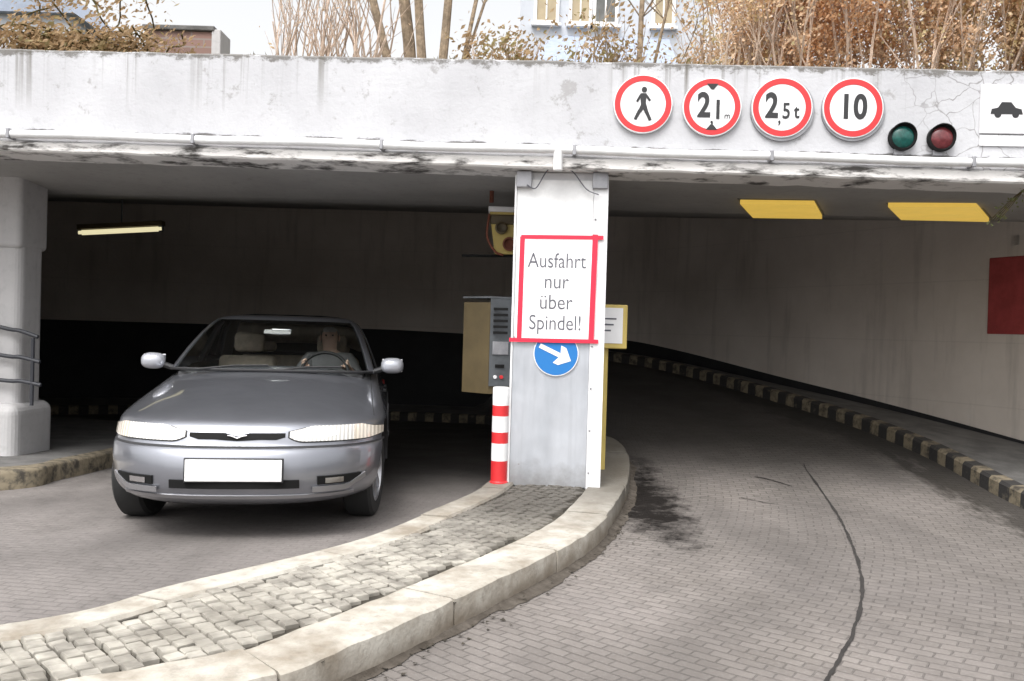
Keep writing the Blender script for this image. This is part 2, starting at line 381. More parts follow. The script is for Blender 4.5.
def parapet_mat():
    m, g = raw('parapet_paint', .75); base = (.50, .51, .555)
    def line(fz):
        a = fz(0); b_ = (fz(4)-fz(-4))/8; return g.math('ADD', g.math('MULTIPLY', g.x, b_), a)
    c = g.mix(g.ramp(g.noise(g.obj, 1.4, 8), .35, .68), (.43, .43, .448), (.53, .532, .55))
    c = g.mix(g.math('MULTIPLY', g.ramp(g.noise(g.obj, 13, 8, .7), .56, .70), .30), c, (.27, .265, .27))
    # patches of flaked paint
    c = g.mix(g.math('MULTIPLY', g.ramp(g.noise(g.obj, 4.3, 9, .75), .575, .62), .55), c, (.24, .23, .22))
    # fine runs that start at the top edge and fade on the way down
    d = g.math('SUBTRACT', line(z_top), g.z)
    st_ = g.noise(g.scalev(g.obj, (16, 3, .25)), 1.0, 6, .6); ms = g.ramp(g.noise(g.scalev(g.obj, (1.3, 1, .1)), 1.0, 3), .48, .60)
    fade = g.ramp(d, .05, .45, (1, 1, 1), (0, 0, 0))
    c = g.mix(g.math('MULTIPLY', g.math('MULTIPLY', g.math('MULTIPLY', g.ramp(st_, .52, .64), ms), fade), .9), c, (.13, .12, .10))
    # dark algae line right under the edge, broken
    e = g.ramp(g.math('ADD', d, g.math('MULTIPLY', g.math('SUBTRACT', g.noise(g.scalev(g.obj, (1, 1, 1.5)), 6, 9, .8), .5), .30)), .018, .045, (1, 1, 1), (0, 0, 0))
    c = g.mix(g.math('MULTIPLY', e, .8), c, (.085, .075, .06))
    # soot dashes over the pipe
    q = g.math('ABSOLUTE', g.math('SUBTRACT', g.math('SUBTRACT', g.z, line(z_pipe)), .042))
    q = g.math('ADD', q, g.math('MULTIPLY', g.math('SUBTRACT', g.noise(g.scalev(g.obj, (1.6, 1, 7)), 2.4, 7, .7), .46), .14))
    c = g.mix(g.math('MULTIPLY', g.ramp(q, .002, .012, (1, 1, 1), (0, 0, 0)), .85), c, (.06, .055, .05))
    # crazing of the old paint towards the right end
    v = g.n('ShaderNodeTexVoronoi', feature='DISTANCE_TO_EDGE'); v.inputs['Scale'].default_value = 5.5
    wv = g.n('ShaderNodeVectorMath', operation='ADD'); nn_ = g.n('ShaderNodeTexNoise'); nn_.inputs['Scale'].default_value = 7; g.l(g.obj, nn_.inputs['Vector'])
    sc = g.n('ShaderNodeVectorMath', operation='SCALE'); sc.inputs['Scale'].default_value = .16; g.l(nn_.outputs['Color'], sc.inputs[0]); g.l(g.obj, wv.inputs[0]); g.l(sc.outputs[0], wv.inputs[1]); g.l(wv.outputs[0], v.inputs['Vector'])
    cr = g.math('MULTIPLY', g.ramp(v.outputs['Distance'], .006, .022, (1, 1, 1), (0, 0, 0)), g.ramp(g.math('ADD', g.math('MULTIPLY', g.x, .1), g.math('MULTIPLY', g.noise(g.obj, 2.5, 6), .25)), .36, .44))
    c = g.mix(g.math('MULTIPLY', cr, .7), c, (.12, .11, .10))
    g.l(c, g.b.inputs['Base Color'])
    bp = g.n('ShaderNodeBump'); bp.inputs['Strength'].default_value = .4; bp.inputs['Distance'].default_value = .01
    g.l(g.noise(g.obj, 28, 9), bp.inputs['Height']); g.l(bp.outputs[0], g.b.inputs['Normal'])
    return m
M['parapet'] = parapet_mat()
par = slab('parapet', U0, U1, 0, .34, lambda u: lip(u)+.002, z_top, M['parapet'], gar, n=140, jit=.012)
slab('ledge', U0, U1, -.035, .36, z_bot, lambda u: lip(u)-.001, M['ledge'], gar, n=160, jit=.010)
def cz(u, d):
    p = FW(u, d, 0); f_ = sstep(.35, 1.6, d); return (z_bot(u)+.012)*(1-f_)+ceil_z(p.y)*f_
# ceiling, real slab
xs2 = axis(-11.6, [(6.2, .6)]); ys2 = axis(.364, [(1.6, .2), (10.6, .4)])
v = [(x, y, cz(x, y)) for y in ys2 for x in xs2]+[(x, y, cz(x, y)+.22) for y in ys2 for x in xs2]; n = len(xs2); N2 = n*len(ys2); f = []
for j in range(len(ys2)-1):
    for i in range(n-1):
        q = (j*n+i, j*n+i+1, (j+1)*n+i+1, (j+1)*n+i); f += [q[::-1], tuple(a+N2 for a in q)]
mesh_obj('ceiling', v, f, M['ceiling'], gar)
# curved rear wall
wall_pts = [(5.45, 6.3, 0), (5.3, 7.3, 0), (4.88, 8.5, 0), (4.28, 9.8, 0), (3.55, 11.1, 0), (1.95, 13.6, 0), (-.2, 14.7, 0), (-1.9, 15, 0), (-4.5, 15.1, 0), (-6.8, 14.6, 0), (-9, 13, 0), (-10.2, 10, 0), (-10.4, 6.5, 0)]
kerb_pts = [(5.2, -1, 0), (4.35, 3.5, 0), (3.95, 5.6, 0), (3.82, 6.8, 0), (3.72, 8.4, 0), (3.25, 10, 0), (1.9, 12.6, 0), (.2, 13.6, 0), (-1.75, 14, 0), (-4.4, 14.1, 0), (-6.3, 13.6, 0), (-8.2, 12.2, 0), (-9.3, 9.6, 0), (-9.5, 7.2, 0)]
WC = catmull(wall_pts, 10); KC = catmull(kerb_pts, 60)
inv = gar.matrix_basis.inverted()
inv = (Matrix.Translation(FW(0, 0, 0)) @ Matrix.Rotation(-AL, 4, 'Z')).inverted()
def wall_floor(p):          # level of the raised walkway where it meets the wall
    return floor_z(p.x-.25, p.y)+.16
def strip_wall(name, curve, zb, zt, m, off=0, thick=.2, parent=None, **k):
    vs = []; fs = []
    for i, p in enumerate(curve):
        t = (curve[min(i+1, len(curve)-1)]-curve[max(i-1, 0)]).normalized(); nrm = Vector((t.y, -t.x, 0))  # outward (to the right of travel)
        if nrm.dot(p-Vector((-2, 8, 0))) < 0: nrm = -nrm
        a = p-nrm*off; b = p+nrm*thick
        for q, z in ((a, zb(p)), (a, zt(p)), (b, zt(p)), (b, zb(p))): vs.append(inv@Vector((q.x, q.y, z)) if parent else Vector((q.x, q.y, z)))
    for i in range(len(curve)-1):
        for q in range(4): fs.append((i*4+q, i*4+(q+1) % 4, (i+1)*4+(q+1) % 4, (i+1)*4+q))
    return MB().add(vs, fs).build(name, m, parent, True, **k)
strip_wall('rear_wall', WC, lambda p: -.7, lambda p: ceil_z(p.y)+.04, M['cwall'], parent=gar)
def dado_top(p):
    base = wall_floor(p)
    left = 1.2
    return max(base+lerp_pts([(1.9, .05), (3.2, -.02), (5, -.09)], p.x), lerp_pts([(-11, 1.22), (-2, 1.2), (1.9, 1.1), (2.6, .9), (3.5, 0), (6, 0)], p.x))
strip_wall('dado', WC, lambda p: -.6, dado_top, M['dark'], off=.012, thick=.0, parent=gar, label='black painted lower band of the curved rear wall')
# left pier and its plinth
PD = 1.02
u42 = FP(41.5, 330, PD+.33)[0]; u52 = FP(52, 430, PD+.42)[0]; _, zbk = FP(30, 405, PD-.12)
fbox('side_pier', u42-1.6, u42, PD, PD+.36, -.3, 2.6, M['pier'], gar, bev=.07)
fbox('pier_capital', u42-1.6, u42+.01, PD-.03, PD+.40, 1.82, 2.62, M['pier'], gar, bev=.05)
fbox('pier_plinth', u52-2.0, u52, PD-.14, PD+.46, -.2, zbk, M['pier'], gar, bev=.09)
fbox('front_wall', -12, u42-1.5, PD+.02, PD+.34, -.3, 2.6, M['pier'], gar)
fbox('flank_wall', 5.45, 9, .37, .8, -.3, 2.44, M['pier'], gar)
# central pillar
pu0 = FP(509.5, 480, .08)[0]; pu1 = FP(600, 480, .08)[0]; 
u0t = FP(514, 180, .08)[0]; u1t = FP(609, 180, .08)[0]
print('pillar', pu0, pu1, u0t, u1t)
pu0, pu1 = (pu0+u0t)/2, (pu1+u1t)/2
zpb = floor_z(.3, 6.4)+.13
_, z345 = FP(555, 345, .08); _, z235 = FP(555, 235, .08)
fbox('pillar', pu0+.02, pu1-.012, .10, .62, -.1, z_bot(.3)-.002, M['pillar'], gar, bev=.012)
us = FP(592, 400, .08)[0]
fbox('cladding_sheet', pu0+.012, us-.03, .082, .098, zpb+.01, z345+.05, M['steel'], gar, label='bluish grey metal sheet on the lower pillar')
fbox('cladding_sheet', pu0+.012, us-.03, .084, .098, z345+.052, z_bot(.3)-.06, M['white'], gar, label='white painted sheet on the upper pillar')
fbox('edge_trim', us-.028, pu1, .070, .099, zpb+.0, z_bot(.3)-.03, M['trim'], gar)
fbox('edge_trim', pu0-.004, pu0+.010, .072, .14, zpb+.0, z_bot(.3)-.03, M['trim'], gar)
for uu in (pu0+.06, pu1-.06):
    fbox('corner_bracket', uu-.055, uu+.055, .045, .081, z_bot(.3)-.12, z_bot(.3)-.004, M['galv'], gar, bev=.006)
for k_ in range(7):
    for uu in (us-.012,):
        zz = zpb+.12+k_*.3
        MB().lathe([(.007, -.004), (.007, .004), (.003, .007)], 8, Matrix.Translation((uu, .068, zz)) @ Matrix.Rotation(R(90), 4, 'X')).build('screw', M['galv'], gar)

def sheet_mat():
    m, g = raw('weathered_sheet', .42); g.b.inputs['Metallic'].default_value = .45
    c = g.mix(g.ramp(g.noise(g.scalev(g.obj, (2.5, 1, .8)), 2, 7), .3, .7), (.42, .44, .475), (.56, .58, .62))
    c = g.mix(g.math('MULTIPLY', g.ramp(g.noise(g.scalev(g.obj, (14, 1, .5)), 1.4, 8), .54, .7), .2), c, (.30, .31, .33))
    zz = g.math('ADD', g.math('SUBTRACT', g.z, .14), g.math('MULTIPLY', g.math('SUBTRACT', g.noise(g.obj, 7, 8, .7), .5), .35))
    c = g.mix(g.math('MULTIPLY', g.ramp(zz, .0, .18, (1, 1, 1), (0, 0, 0)), .55), c, (.16, .14, .12))
    c = g.mix(g.ramp(g.noise(g.obj, 22, 8, .7), .70, .74), c, (.20, .13, .09))
    g.l(c, g.b.inputs['Base Color']); g.l(g.ramp(g.noise(g.obj, 5, 6), .3, .7, (.34,)*3, (.55,)*3), g.b.inputs['Roughness'])
    bp = g.n('ShaderNodeBump'); bp.inputs['Strength'].default_value = .25; bp.inputs['Distance'].default_value = .02; g.l(g.noise(g.obj, 2.6, 3), bp.inputs['Height']); g.l(bp.outputs[0], g.b.inputs['Normal'])
    return m
SM = sheet_mat()
for o in gar.children:
    if o.name.startswith('cladding_sheet') and o.data.materials[0] == M['steel']: o.data.materials[0] = SM
# ---- pipe along the facade
pp = empty('facade_pipe', FW(0, 0, 0), -AL, label='white painted pipe along the foot of the parapet, with a short branch above the pillar', cat='pipe')
b = MB(); n = 60
b.tube([(U0+.1+(U1-U0-.2)*i/n, -.058, z_pipe(U0+.1+(U1-U0-.2)*i/n)+.004*math.sin(i*1.3)) for i in range(n+1)], .030, 12); b.build('pipe', M['white'], pp, True)
uT = FP(558, 160, -.06)[0]
MB().tube([(uT, -.060, z_pipe(uT)+.01), (uT, -.060, z_pipe(uT)-.14)], .034, 12).build('branch', M['white'], pp, True)
for k_ in range(-5, 5):
    uu = k_*1.35+.4; MB().box((uu-.012, -.094, z_pipe(uu)-.036), (uu+.012, -.002, z_pipe(uu)+.036), bev=.004).build('clip', M['galv'], pp)
# wires from the branch to the pillar corners
for sx, lab in ((-1, 'thin dark wire sagging from the pipe branch to the left pillar bracket'), (1, 'thin dark wire sagging from the pipe branch to the right pillar bracket')):
    zt_ = z_pipe(uT)-.13; ue = pu0+.08 if sx < 0 else pu1-.07
    pts = catmull([(uT, -.055, zt_+.02), (uT+(ue-uT)*.35, .035, zt_-.0), (uT+(ue-uT)*.7, .05, zt_-.12), (ue, .04, zt_-.10 if sx < 0 else zt_-.16)], 6)
    o = MB().tube(pts, .0045, 6).build('wire', M['ink2'], None, True, loc=FW(0, 0, 0), rz=-AL, label=lab, cat='wire')

# ---- railing on the plinth
rl = empty('railing', FW(0, 0, 0), -AL, label='dark tubular handrail with three rails on the concrete plinth at the left pier', cat='railing')
def fr(px, py, d=PD-.06): u_, z_ = FP(px, py, d); return Vector((u_, d, z_))
for (a, bb) in (((0, 327), (38, 337)), ((0, 355), (40, 362)), ((0, 380), (41, 385))):
    A_, B_ = fr(*a), fr(*bb); ext = A_+(A_-B_)*6; ext.z = A_.z+.05
    MB().tube(catmull([ext, A_+(A_-B_)*2.5+Vector((0, 0, .0)), A_, (A_+B_)/2+Vector((0, 0, .012)), B_], 5), .017, 8).build('rail', M['rail'], rl, True)
for px in (33, -60, -150):
    A_ = fr(px, 338 if px > 0 else 322); MB().tube([(A_.x, PD-.06, zbk-.01), (A_.x, PD-.06, A_.z)], .016, 8).build('post', M['rail'], rl, True)

# ---- walkway and striped kerb along the wall
def kz(p): return floor_z(p.x, p.y)
vs = []; fs = []; n = 200
def resample(c, n):
    L = [0]
    for a, b_ in zip(c, c[1:]): L.append(L[-1]+(b_-a).length)
    o = []; j = 0
    for i in range(n+1):
        s = L[-1]*i/n
        while j < len(L)-2 and L[j+1] < s: j += 1
        o.append(c[j].lerp(c[j+1], (s-L[j])/(L[j+1]-L[j]+1e-9)))
    return o, L[-1]
KR, KL = resample(KC, int(40/.185*1))
_, tot = resample(KC, 4); KR, _ = resample(KC, int(tot/.135))
wall_ext = [Vector((7.2, -1, 0)), Vector((6.2, 4, 0))]+WC
WR, _ = resample(catmull([(7.2, -1, 0), (6.2, 3, 0)]+wall_pts, 10), 200)
KR2, _ = resample(KC, 200)
for i in range(201):
    a = KR2[i]; b_ = WR[i]; z = kz(a)+.125
    nrm = (b_-a).normalized(); a2 = a+nrm*.10; b3 = b_-nrm*.013
    vs += [(a2.x, a2.y, z), (b3.x, b3.y, kz(a)+.17)]
for i in range(200): fs.append((2*i, 2*i+2, 2*i+3, 2*i+1))
mesh_obj('walkway', vs, fs, M['walk'], None, True, kind='structure')
vs = []; fs = []; fm = []
for i, p in enumerate(KR):
    t = (KR[min(i+1, len(KR)-1)]-KR[max(i-1, 0)]).normalized(); nr = Vector((t.y, -t.x, 0))
    if nr.dot(p-Vector((-2, 8, 0))) < 0: nr = -nr
    z = kz(p)
    for o_, h in ((0, -.1), (.005, .105), (.025, .128), (.125, .130), (.13, -.1)): q = p+nr*o_; vs.append((q.x, q.y, z+h))
for i in range(len(KR)-1):
    for q in range(4): fs.append((i*5+q, i*5+q+1, (i+1)*5+q+1, (i+1)*5+q)); fm.append(i % 2)
kb = mesh_obj('striped_kerb', vs, fs, [M['kyel'], M['kblk']], None, False, fm, label='worn yellow and black striped kerb following the curved wall', cat='kerb')

# ---- left pavement with kerb
lp = [G(-60, 500), G(0, 491), G(60, 480), G(110, 468), G(150, 452), G(165, 440)]
lp = [Vector((-7.5, 4.9, 0)), Vector((-5.2, 5.7, 0))]+[Vector((p.x, p.y, 0)) for p in lp[1:4]]+[Vector((-3.55, 8.6, 0)), Vector((-3.9, 10.5, 0))]
LPc = catmull(lp, 8)
print('left kerb', lp)
vs = []; fs = []
for p in LPc:
    z = floor_z(p.x, p.y); vs += [(p.x, p.y, -.3), (p.x-.005, p.y+.01, z+.12), (p.x-.02, p.y+.03, z+.14), (p.x-.12, p.y+.22, z+.142)]
for i in range(len(LPc)-1):
    for q in range(3): fs.append((i*4+q, (i+1)*4+q, (i+1)*4+q+1, i*4+q+1))
lk = mesh_obj('pavement_kerb', vs, fs, [M['kerbc'], M['kyel']], None, True, label='stained stone kerb of the left pavement curving into the garage', cat='kerb')
for p_ in lk.data.polygons:
    c_ = p_.center; 
    if -3.98 < c_.x < -3.5 and c_.z < .135 and c_.y > 6.6: p_.material_index = 1
vs = []; fs = []
for p in LPc:
    z = floor_z(p.x, p.y)+.142; vs += [(p.x-.12, p.y+.22, z), (-10.5, p.y+2.2+max(0, 0), z)]
for i in range(len(LPc)-1): fs.append((2*i, 2*i+2, 2*i+3, 2*i+1))
mesh_obj('pavement', vs, fs, M['walk'], None, False, kind='structure')

# ================================================================= TRAFFIC ISLAND
Redge = [(-3.3, 1.4), (-2.0, 2.05)]+[(G(*q, .14).x, G(*q, .14).y) for q in ((240, 681), (345, 646), (430, 609), (512, 571), (565, 545), (600, 522), (620, 497), (629, 475), (629, 455), (622, 443), (608, 436))]
Ledge = [(-5.0, 1.9), (-3.4, 2.45)]+[(G(*q, .14).x, G(*q, .14).y) for q in ((0, 622), (175, 582), (350, 541), (430, 513), (478, 494))]
print('R', [(round(a, 2), round(b_, 2)) for a, b_ in Redge]); print('L', [(round(a, 2), round(b_, 2)) for a, b_ in Ledge])
tail = [(Redge[-1][0]-.30, Redge[-1][1]+.12), (.16, 7.6), (-.05, 6.9)]
loop = [Vector((a, b_, 0)) for a, b_ in Redge+tail+Ledge[::-1]]
LC = catmull(loop, 10)
def islandkerb():
    m, g = raw('island_kerb_stone', .85)
    c = g.mix(g.ramp(g.noise(g.obj, 3.4, 8), .34, .6), (.24, .205, .16), (.47, .445, .395))
    c = g.mix(g.math('MULTIPLY', g.ramp(g.noise(g.obj, 16, 7, .7), .5, .68), .5), c, (.20, .18, .15))
    # ground-in dirt on the nose of the island, thinning out along the stones
    yy = g.math('ADD', g.math('MULTIPLY', g.y, .25), g.math('ADD', .62, g.math('MULTIPLY', g.noise(g.obj, 2.2, 7), .3)))
    c = g.mix(g.math('MULTIPLY', g.ramp(yy, .42, .80), .85), c, (.095, .085, .070))
    # splash grime on the faces
    zz = g.math('ADD', g.z, g.math('MULTIPLY', g.math('SUBTRACT', g.noise(g.obj, 7, 7), .5), .12))
    c = g.mix(g.math('MULTIPLY', g.ramp(zz, .03, .10, (1, 1, 1), (0, 0, 0)), .65), c, (.13, .10, .07))
    g.l(c, g.b.inputs['Base Color'])
    bp = g.n('ShaderNodeBump'); bp.inputs['Strength'].default_value = .6; bp.inputs['Distance'].default_value = .008
    g.l(g.noise(g.obj, 38, 8), bp.inputs['Height']); g.l(bp.outputs[0], g.b.inputs['Normal'])
    return m
M['ikerb'] = islandkerb()
isl = empty('traffic_island', (0, 6.4, 0), label='long kerbed traffic island paved with small cobbles, tapering towards the pillar', cat='traffic island')
ioff = Vector((0, 6.4, 0))
def itop(x, y): return (rise(y) if x > -.4 else rise(y)) + .14
# kerb stones along the loop
KS, TL = resample(LC, 520)
def cum(c):
    L = [0]
    for a, b_ in zip(c, c[1:]): L.append(L[-1]+(b_-a).length)
    return L
cl = cum(KS); stone = 0; i0 = 0
def inward(i):
    t = (KS[min(i+1, len(KS)-1)]-KS[max(i-1, 0)]).normalized(); return Vector((-t.y, t.x, 0))
ISW = next(i for i, q in enumerate(KS) if i > 150 and q.x < .45 and q.y > 6.8)
INW = [inward(i) for i in range(len(KS))]
def kw(p, i):                                     # kerb width : broad on the right side, narrower on the left
    return .27 if i < ISW else .19
STL = .95; nst = int(TL/STL)
for s_ in range(nst):
    a, b_ = s_*TL/nst+.006, (s_+1)*TL/nst-.006
    ids = [i for i in range(len(KS)) if a < cl[i] < b_]
    if len(ids) < 2: continue
    dz = random.uniform(-.006, .006); dy = random.uniform(-.006, .006); vs = []; fs = []
    def at_len(L_):
        j = max(i for i in range(len(KS)-1) if cl[i] <= L_); f_ = (L_-cl[j])/(cl[j+1]-cl[j]+1e-9); return KS[j].lerp(KS[j+1], f_), INW[j].lerp(INW[j+1], f_).normalized(), j
    samples = [at_len(a)]+[(KS[i], INW[i], i) for i in ids]+[at_len(b_)]; wfix = kw(None, ids[len(ids)//2])
    for p, nn_, i in samples:
        wd = wfix; zt_ = itop(p.x, p.y)+dz; w1 = .004*noise.noise(p*9)
        for o_, z in ((.0+dy, -.35), (.002+dy+w1, zt_-.030), (.006+dy+w1, zt_-.008+w1), (.020+dy, zt_), (wd-.012, zt_+.002+w1), (wd, zt_-.012), (wd, -.35)):
            q = p+nn_*o_-ioff; vs.append((q.x, q.y, z))
    k = 7
    for j in range(len(samples)-1):
        for q in range(k-1): fs.append((j*k+q, j*k+q+1, (j+1)*k+q+1, (j+1)*k+q))
    fs += [tuple(range(k)), tuple((len(samples)-1)*k+q for q in range(k))]
    MB().add(vs, fs).build('kerb_stone', M['ikerb'], isl, True)
# bed under the cobbles
inner = [KS[i]+INW[i]*(kw(KS[i], i)-.01) for i in range(0, len(KS), 2)]
def inside(x, y, poly):
    c = False; j = len(poly)-1
    for i in range(len(poly)):
        a, b_ = poly[i], poly[j]
        if (a.y > y) != (b_.y > y) and x < (b_.x-a.x)*(y-a.y)/(b_.y-a.y)+a.x: c = not c
        j = i
    return c
xs3 = axis(-5.2, [(1.2, .1)]); ys3 = axis(1.2, [(8.4, .1)])
outerp = [KS[i]+INW[i]*.06 for i in range(0, len(KS), 2)]
v = [(x, y-6.4, itop(x, y)-.022+.004*noise.noise(Vector((x*4, y*4, 0)))) for y in ys3 for x in xs3]; n = len(xs3); f = []
for j in range(len(ys3)-1):
    for i in range(n-1):
        if inside(xs3[i]+.05, ys3[j]+.05, outerp): f.append((j*n+i, j*n+i+1, (j+1)*n+i+1, (j+1)*n+i))
mesh_obj('joint_bed', v, f, M['soil'], isl, True)
def cobble_mat():
    m, g = raw('cobble_granite', .8)
    c = g.mix(g.ramp(g.noise(g.obj, 7, 3), .35, .65), (.20, .185, .16), (.42, .395, .345))
    c = g.mix(g.math('MULTIPLY', g.ramp(g.noise(g.obj, 1.1, 5), .45, .62), .5), c, (.15, .135, .11))
    # trodden dirt round the pillar end
    yy = g.math('MULTIPLY', g.math('ADD', g.math('ADD', g.y, 3.2), g.math('MULTIPLY', g.noise(g.obj, 2, 6), 1.0)), .25)
    c = g.mix(g.math('MULTIPLY', g.ramp(yy, .40, .74), .88), c, (.06, .053, .045))
    g.l(c, g.b.inputs['Base Color'])
    bp = g.n('ShaderNodeBump'); bp.inputs['Strength'].default_value = .5; bp.inputs['Distance'].default_value = .006
    g.l(g.noise(g.obj, 60, 6), bp.inputs['Height']); g.l(bp.outputs[0], g.b.inputs['Normal'])
    return m
M['cobble'] = cobble_mat()
b = MB(); random.seed(3)
innerp = [KS[i]+INW[i]*(kw(KS[i], i)+.024) for i in range(0, len(KS), 2)]
row = 0; ang = R(40); ca, sa = math.cos(ang), math.sin(ang)
st = .066
for iu in range(-110, 110):
    off = (iu % 2)*.035
    for iv in range(-90, 140):
        lu = iu*st+random.uniform(-.006, .006); lv = iv*.070+off+random.uniform(-.006, .006)
        x = -1+lu*ca-lv*sa; y = 4.2+lu*sa+lv*ca
        if not inside(x, y, innerp) or y > 8: continue
        hw = random.uniform(.0275, .0315); hl = random.uniform(.028, .033); z = itop(x, y)+random.uniform(-.005, .001); zb_ = z-.03
        rt = ang+random.uniform(-.08, .08); cc, ss = math.cos(rt), math.sin(rt); vv = []
        tx, ty = random.uniform(-.05, .05), random.uniform(-.05, .05)
        for sc_, zz in ((1.0, zb_), (.98, z-.005), (.86, z)):
            for sx, sy in ((-1, -1), (1, -1), (1, 1), (-1, 1)):
                px_, py_ = sx*hw*sc_*random.uniform(.93, 1.05), sy*hl*sc_*random.uniform(.93, 1.05)
                vv.append((x+px_*cc-py_*ss, y-6.4+px_*ss+py_*cc, zz+(px_*tx+py_*ty if sc_ < 1 else 0)))
        ff = [(8, 9, 10, 11)]
        for l_ in (0, 4):
            for q in range(4): ff.append((l_+q, l_+(q+1) % 4, l_+4+(q+1) % 4, l_+4+q))
        b.add(vv, ff)
b.build('cobbles', M['cobble'], isl, True)

# dirt wedge in the gutter at the foot of the island kerb
vs = []; fs = []
for i_, p in enumerate(KS):
    wd = .035+.030*noise.noise(p*3)+.016*noise.noise(p*13)+(.02 if p.y > 4 else 0); wd = max(.006, wd); nn_ = INW[i_]
    for o_, h_ in ((.012, .026), (-wd*.45, .009), (-wd, .0035)): q = p+nn_*o_; vs.append((q.x, q.y, floor_z(q.x, q.y)+h_))
for i_ in range(len(KS)-1):
    for q in range(2): fs.append((3*i_+q, 3*i_+q+1, 3*i_+q+4, 3*i_+q+3))
mesh_obj('gutter_dirt', vs, fs, mat('gutter_dirt', (.045, .036, .027), .95, col2=(.10, .085, .07), scale=9, lo=.36, hi=.6, bump=.8), None, True, kind='structure')
# road seam (curved joint in the right lane) and grate-like mark
sm = [G(*q) for q in ((806, 470), (822, 492), (838, 516), (851, 543), (860, 570), (862, 596), (857, 622), (845, 650), (826, 682))]
sm = sm+[sm[-1]+(sm[-1]-sm[-2])*2]
smc = catmull([(p.x, p.y, 0) for p in sm], 10)
MT = mat('joint_tar', (.030, .026, .024), .9, var=.4, scale=9)
def crack(cv, w0, amp, seed, gap=.0):
    vs = []; fs = []; ok = []
    cv2, L_ = resample(cv, max(8, int(sum((b_-a).length for a, b_ in zip(cv, cv[1:]))/.018)))
    for i, p in enumerate(cv2):
        t = (cv2[min(i+1, len(cv2)-1)]-cv2[max(i-1, 0)]).normalized(); nr = Vector((t.y, -t.x, 0)); e = min(1, i/12, (len(cv2)-1-i)/12)
        wd = max(.0015, (w0+amp*noise.noise(p*5+Vector((seed, 0, 0)))+amp*.8*noise.noise(p*21+Vector((seed, 7, 0))))*(.25+.75*e)); wob = amp*.9*noise.noise(p*6+Vector((0, seed, 0)))+amp*.3*noise.noise(p*30+Vector((0, seed, 0)))
        for o_ in (-wd, wd): q = p+nr*(o_+wob); vs.append((q.x, q.y, floor_z(q.x, q.y)+.005))
        ok.append(noise.noise(p*3.3+Vector((seed, seed, 1))) > gap)
    for i in range(len(cv2)-1):
        if ok[i]: fs.append((2*i, 2*i+1, 2*i+3, 2*i+2))
    return vs, fs
b = MB(); b.add(*crack(smc, .0085, .0055, 1, -.9))
for pts in (((712, 470), (735, 476), (760, 478), (790, 486), (812, 492)), ((690, 498), (730, 497), (765, 503), (795, 507)), ((806, 470), (800, 458), (786, 450))):
    q = [G(*a) for a in pts]; b.add(*crack(catmull([(p.x, p.y, 0) for p in q], 8), .005, .006, len(pts)+pts[0][0]*.01, -.15))
b.build('road_joint', MT, None, kind='structure')
# ================================================================= SIGNS AND FITTINGS ON THE PARAPET
def text_mesh(body, size, mtl, name, parent, loc, rot=(R(90), 0, 0), sx=1, ext=.002, bold=0, space=1):
    cu = bpy.data.curves.new('t', 'FONT'); cu.body = body; cu.size = size; cu.align_x = 'CENTER'; cu.align_y = 'CENTER'
    cu.extrude = ext; cu.offset = bold; cu.space_character = space
    to = bpy.data.objects.new('t', cu); C.objects.link(to); bpy.context.view_layer.update()
    me = bpy.data.meshes.new_from_object(to.evaluated_get(bpy.context.evaluated_depsgraph_get()))
    bpy.data.objects.remove(to); me.name = name
    o = bpy.data.objects.new(name, me); C.objects.link(o); me.materials.clear(); me.materials.append(mtl)
    o.parent = parent; o.location = loc; o.rotation_euler = rot; o.scale = (sx, 1, 1)
    return o
def disc(r0, y0, y1, mtl, name, parent, n=48, cx=0, cz_=0, bev=.002):
    prof = [(r0-bev, y0), (r0, y0+bev), (r0, y1)]
    return MB().lathe(prof, n, Matrix.Translation((cx, 0, cz_)) @ Matrix.Rotation(R(90), 4, 'X').inverted() @ Matrix.Scale(1, 4)).build(name, mtl, parent, True)
def round_sign(px, py, rpx, label, back=None):
    u, z = FP(px, py, -.03); r = abs(FP(px+rpx, py, -.03)[0]-u)
    t = empty('road_sign', FW(u, 0, z), -AL, label=label, cat='road sign', group='round prohibition signs on the parapet')
    if back: disc(r*back, -.022, -.001, M['galv'], 'backing_plate', t, cx=.006, cz_=-.010)
    disc(r, -.034, -.0225 if back else -.010, M['signwhite'], 'disc', t)
    # red ring
    prof = [(r*.97, 0), (r*.97, .003), (r*.78, .003), (r*.78, 0)]; b = MB(); n = 56; vs = []; fs = []
    for rr, d in ((r*.965, -.0343), (r*.96, -.0365), (r*.775, -.0365), (r*.77, -.0343)):
        for k in range(n): a = 2*math.pi*k/n; vs.append((rr*math.cos(a), d, rr*math.sin(a)))
    for i in range(3):
        for k in range(n): fs.append((i*n+k, i*n+(k+1) % n, (i+1)*n+(k+1) % n, (i+1)*n+k))
    b.add(vs, fs).build('red_ring', M['red'], t)
    if not back: MB().box((-.03, -.011, -r*.5), (.03, -.0005, r*.5)).build('fixing', M['galv'], t)
    return t, r
T1, r1 = round_sign(643, 104, 29.5, 'round red-ringed sign with a walking person pictogram, first of the four')
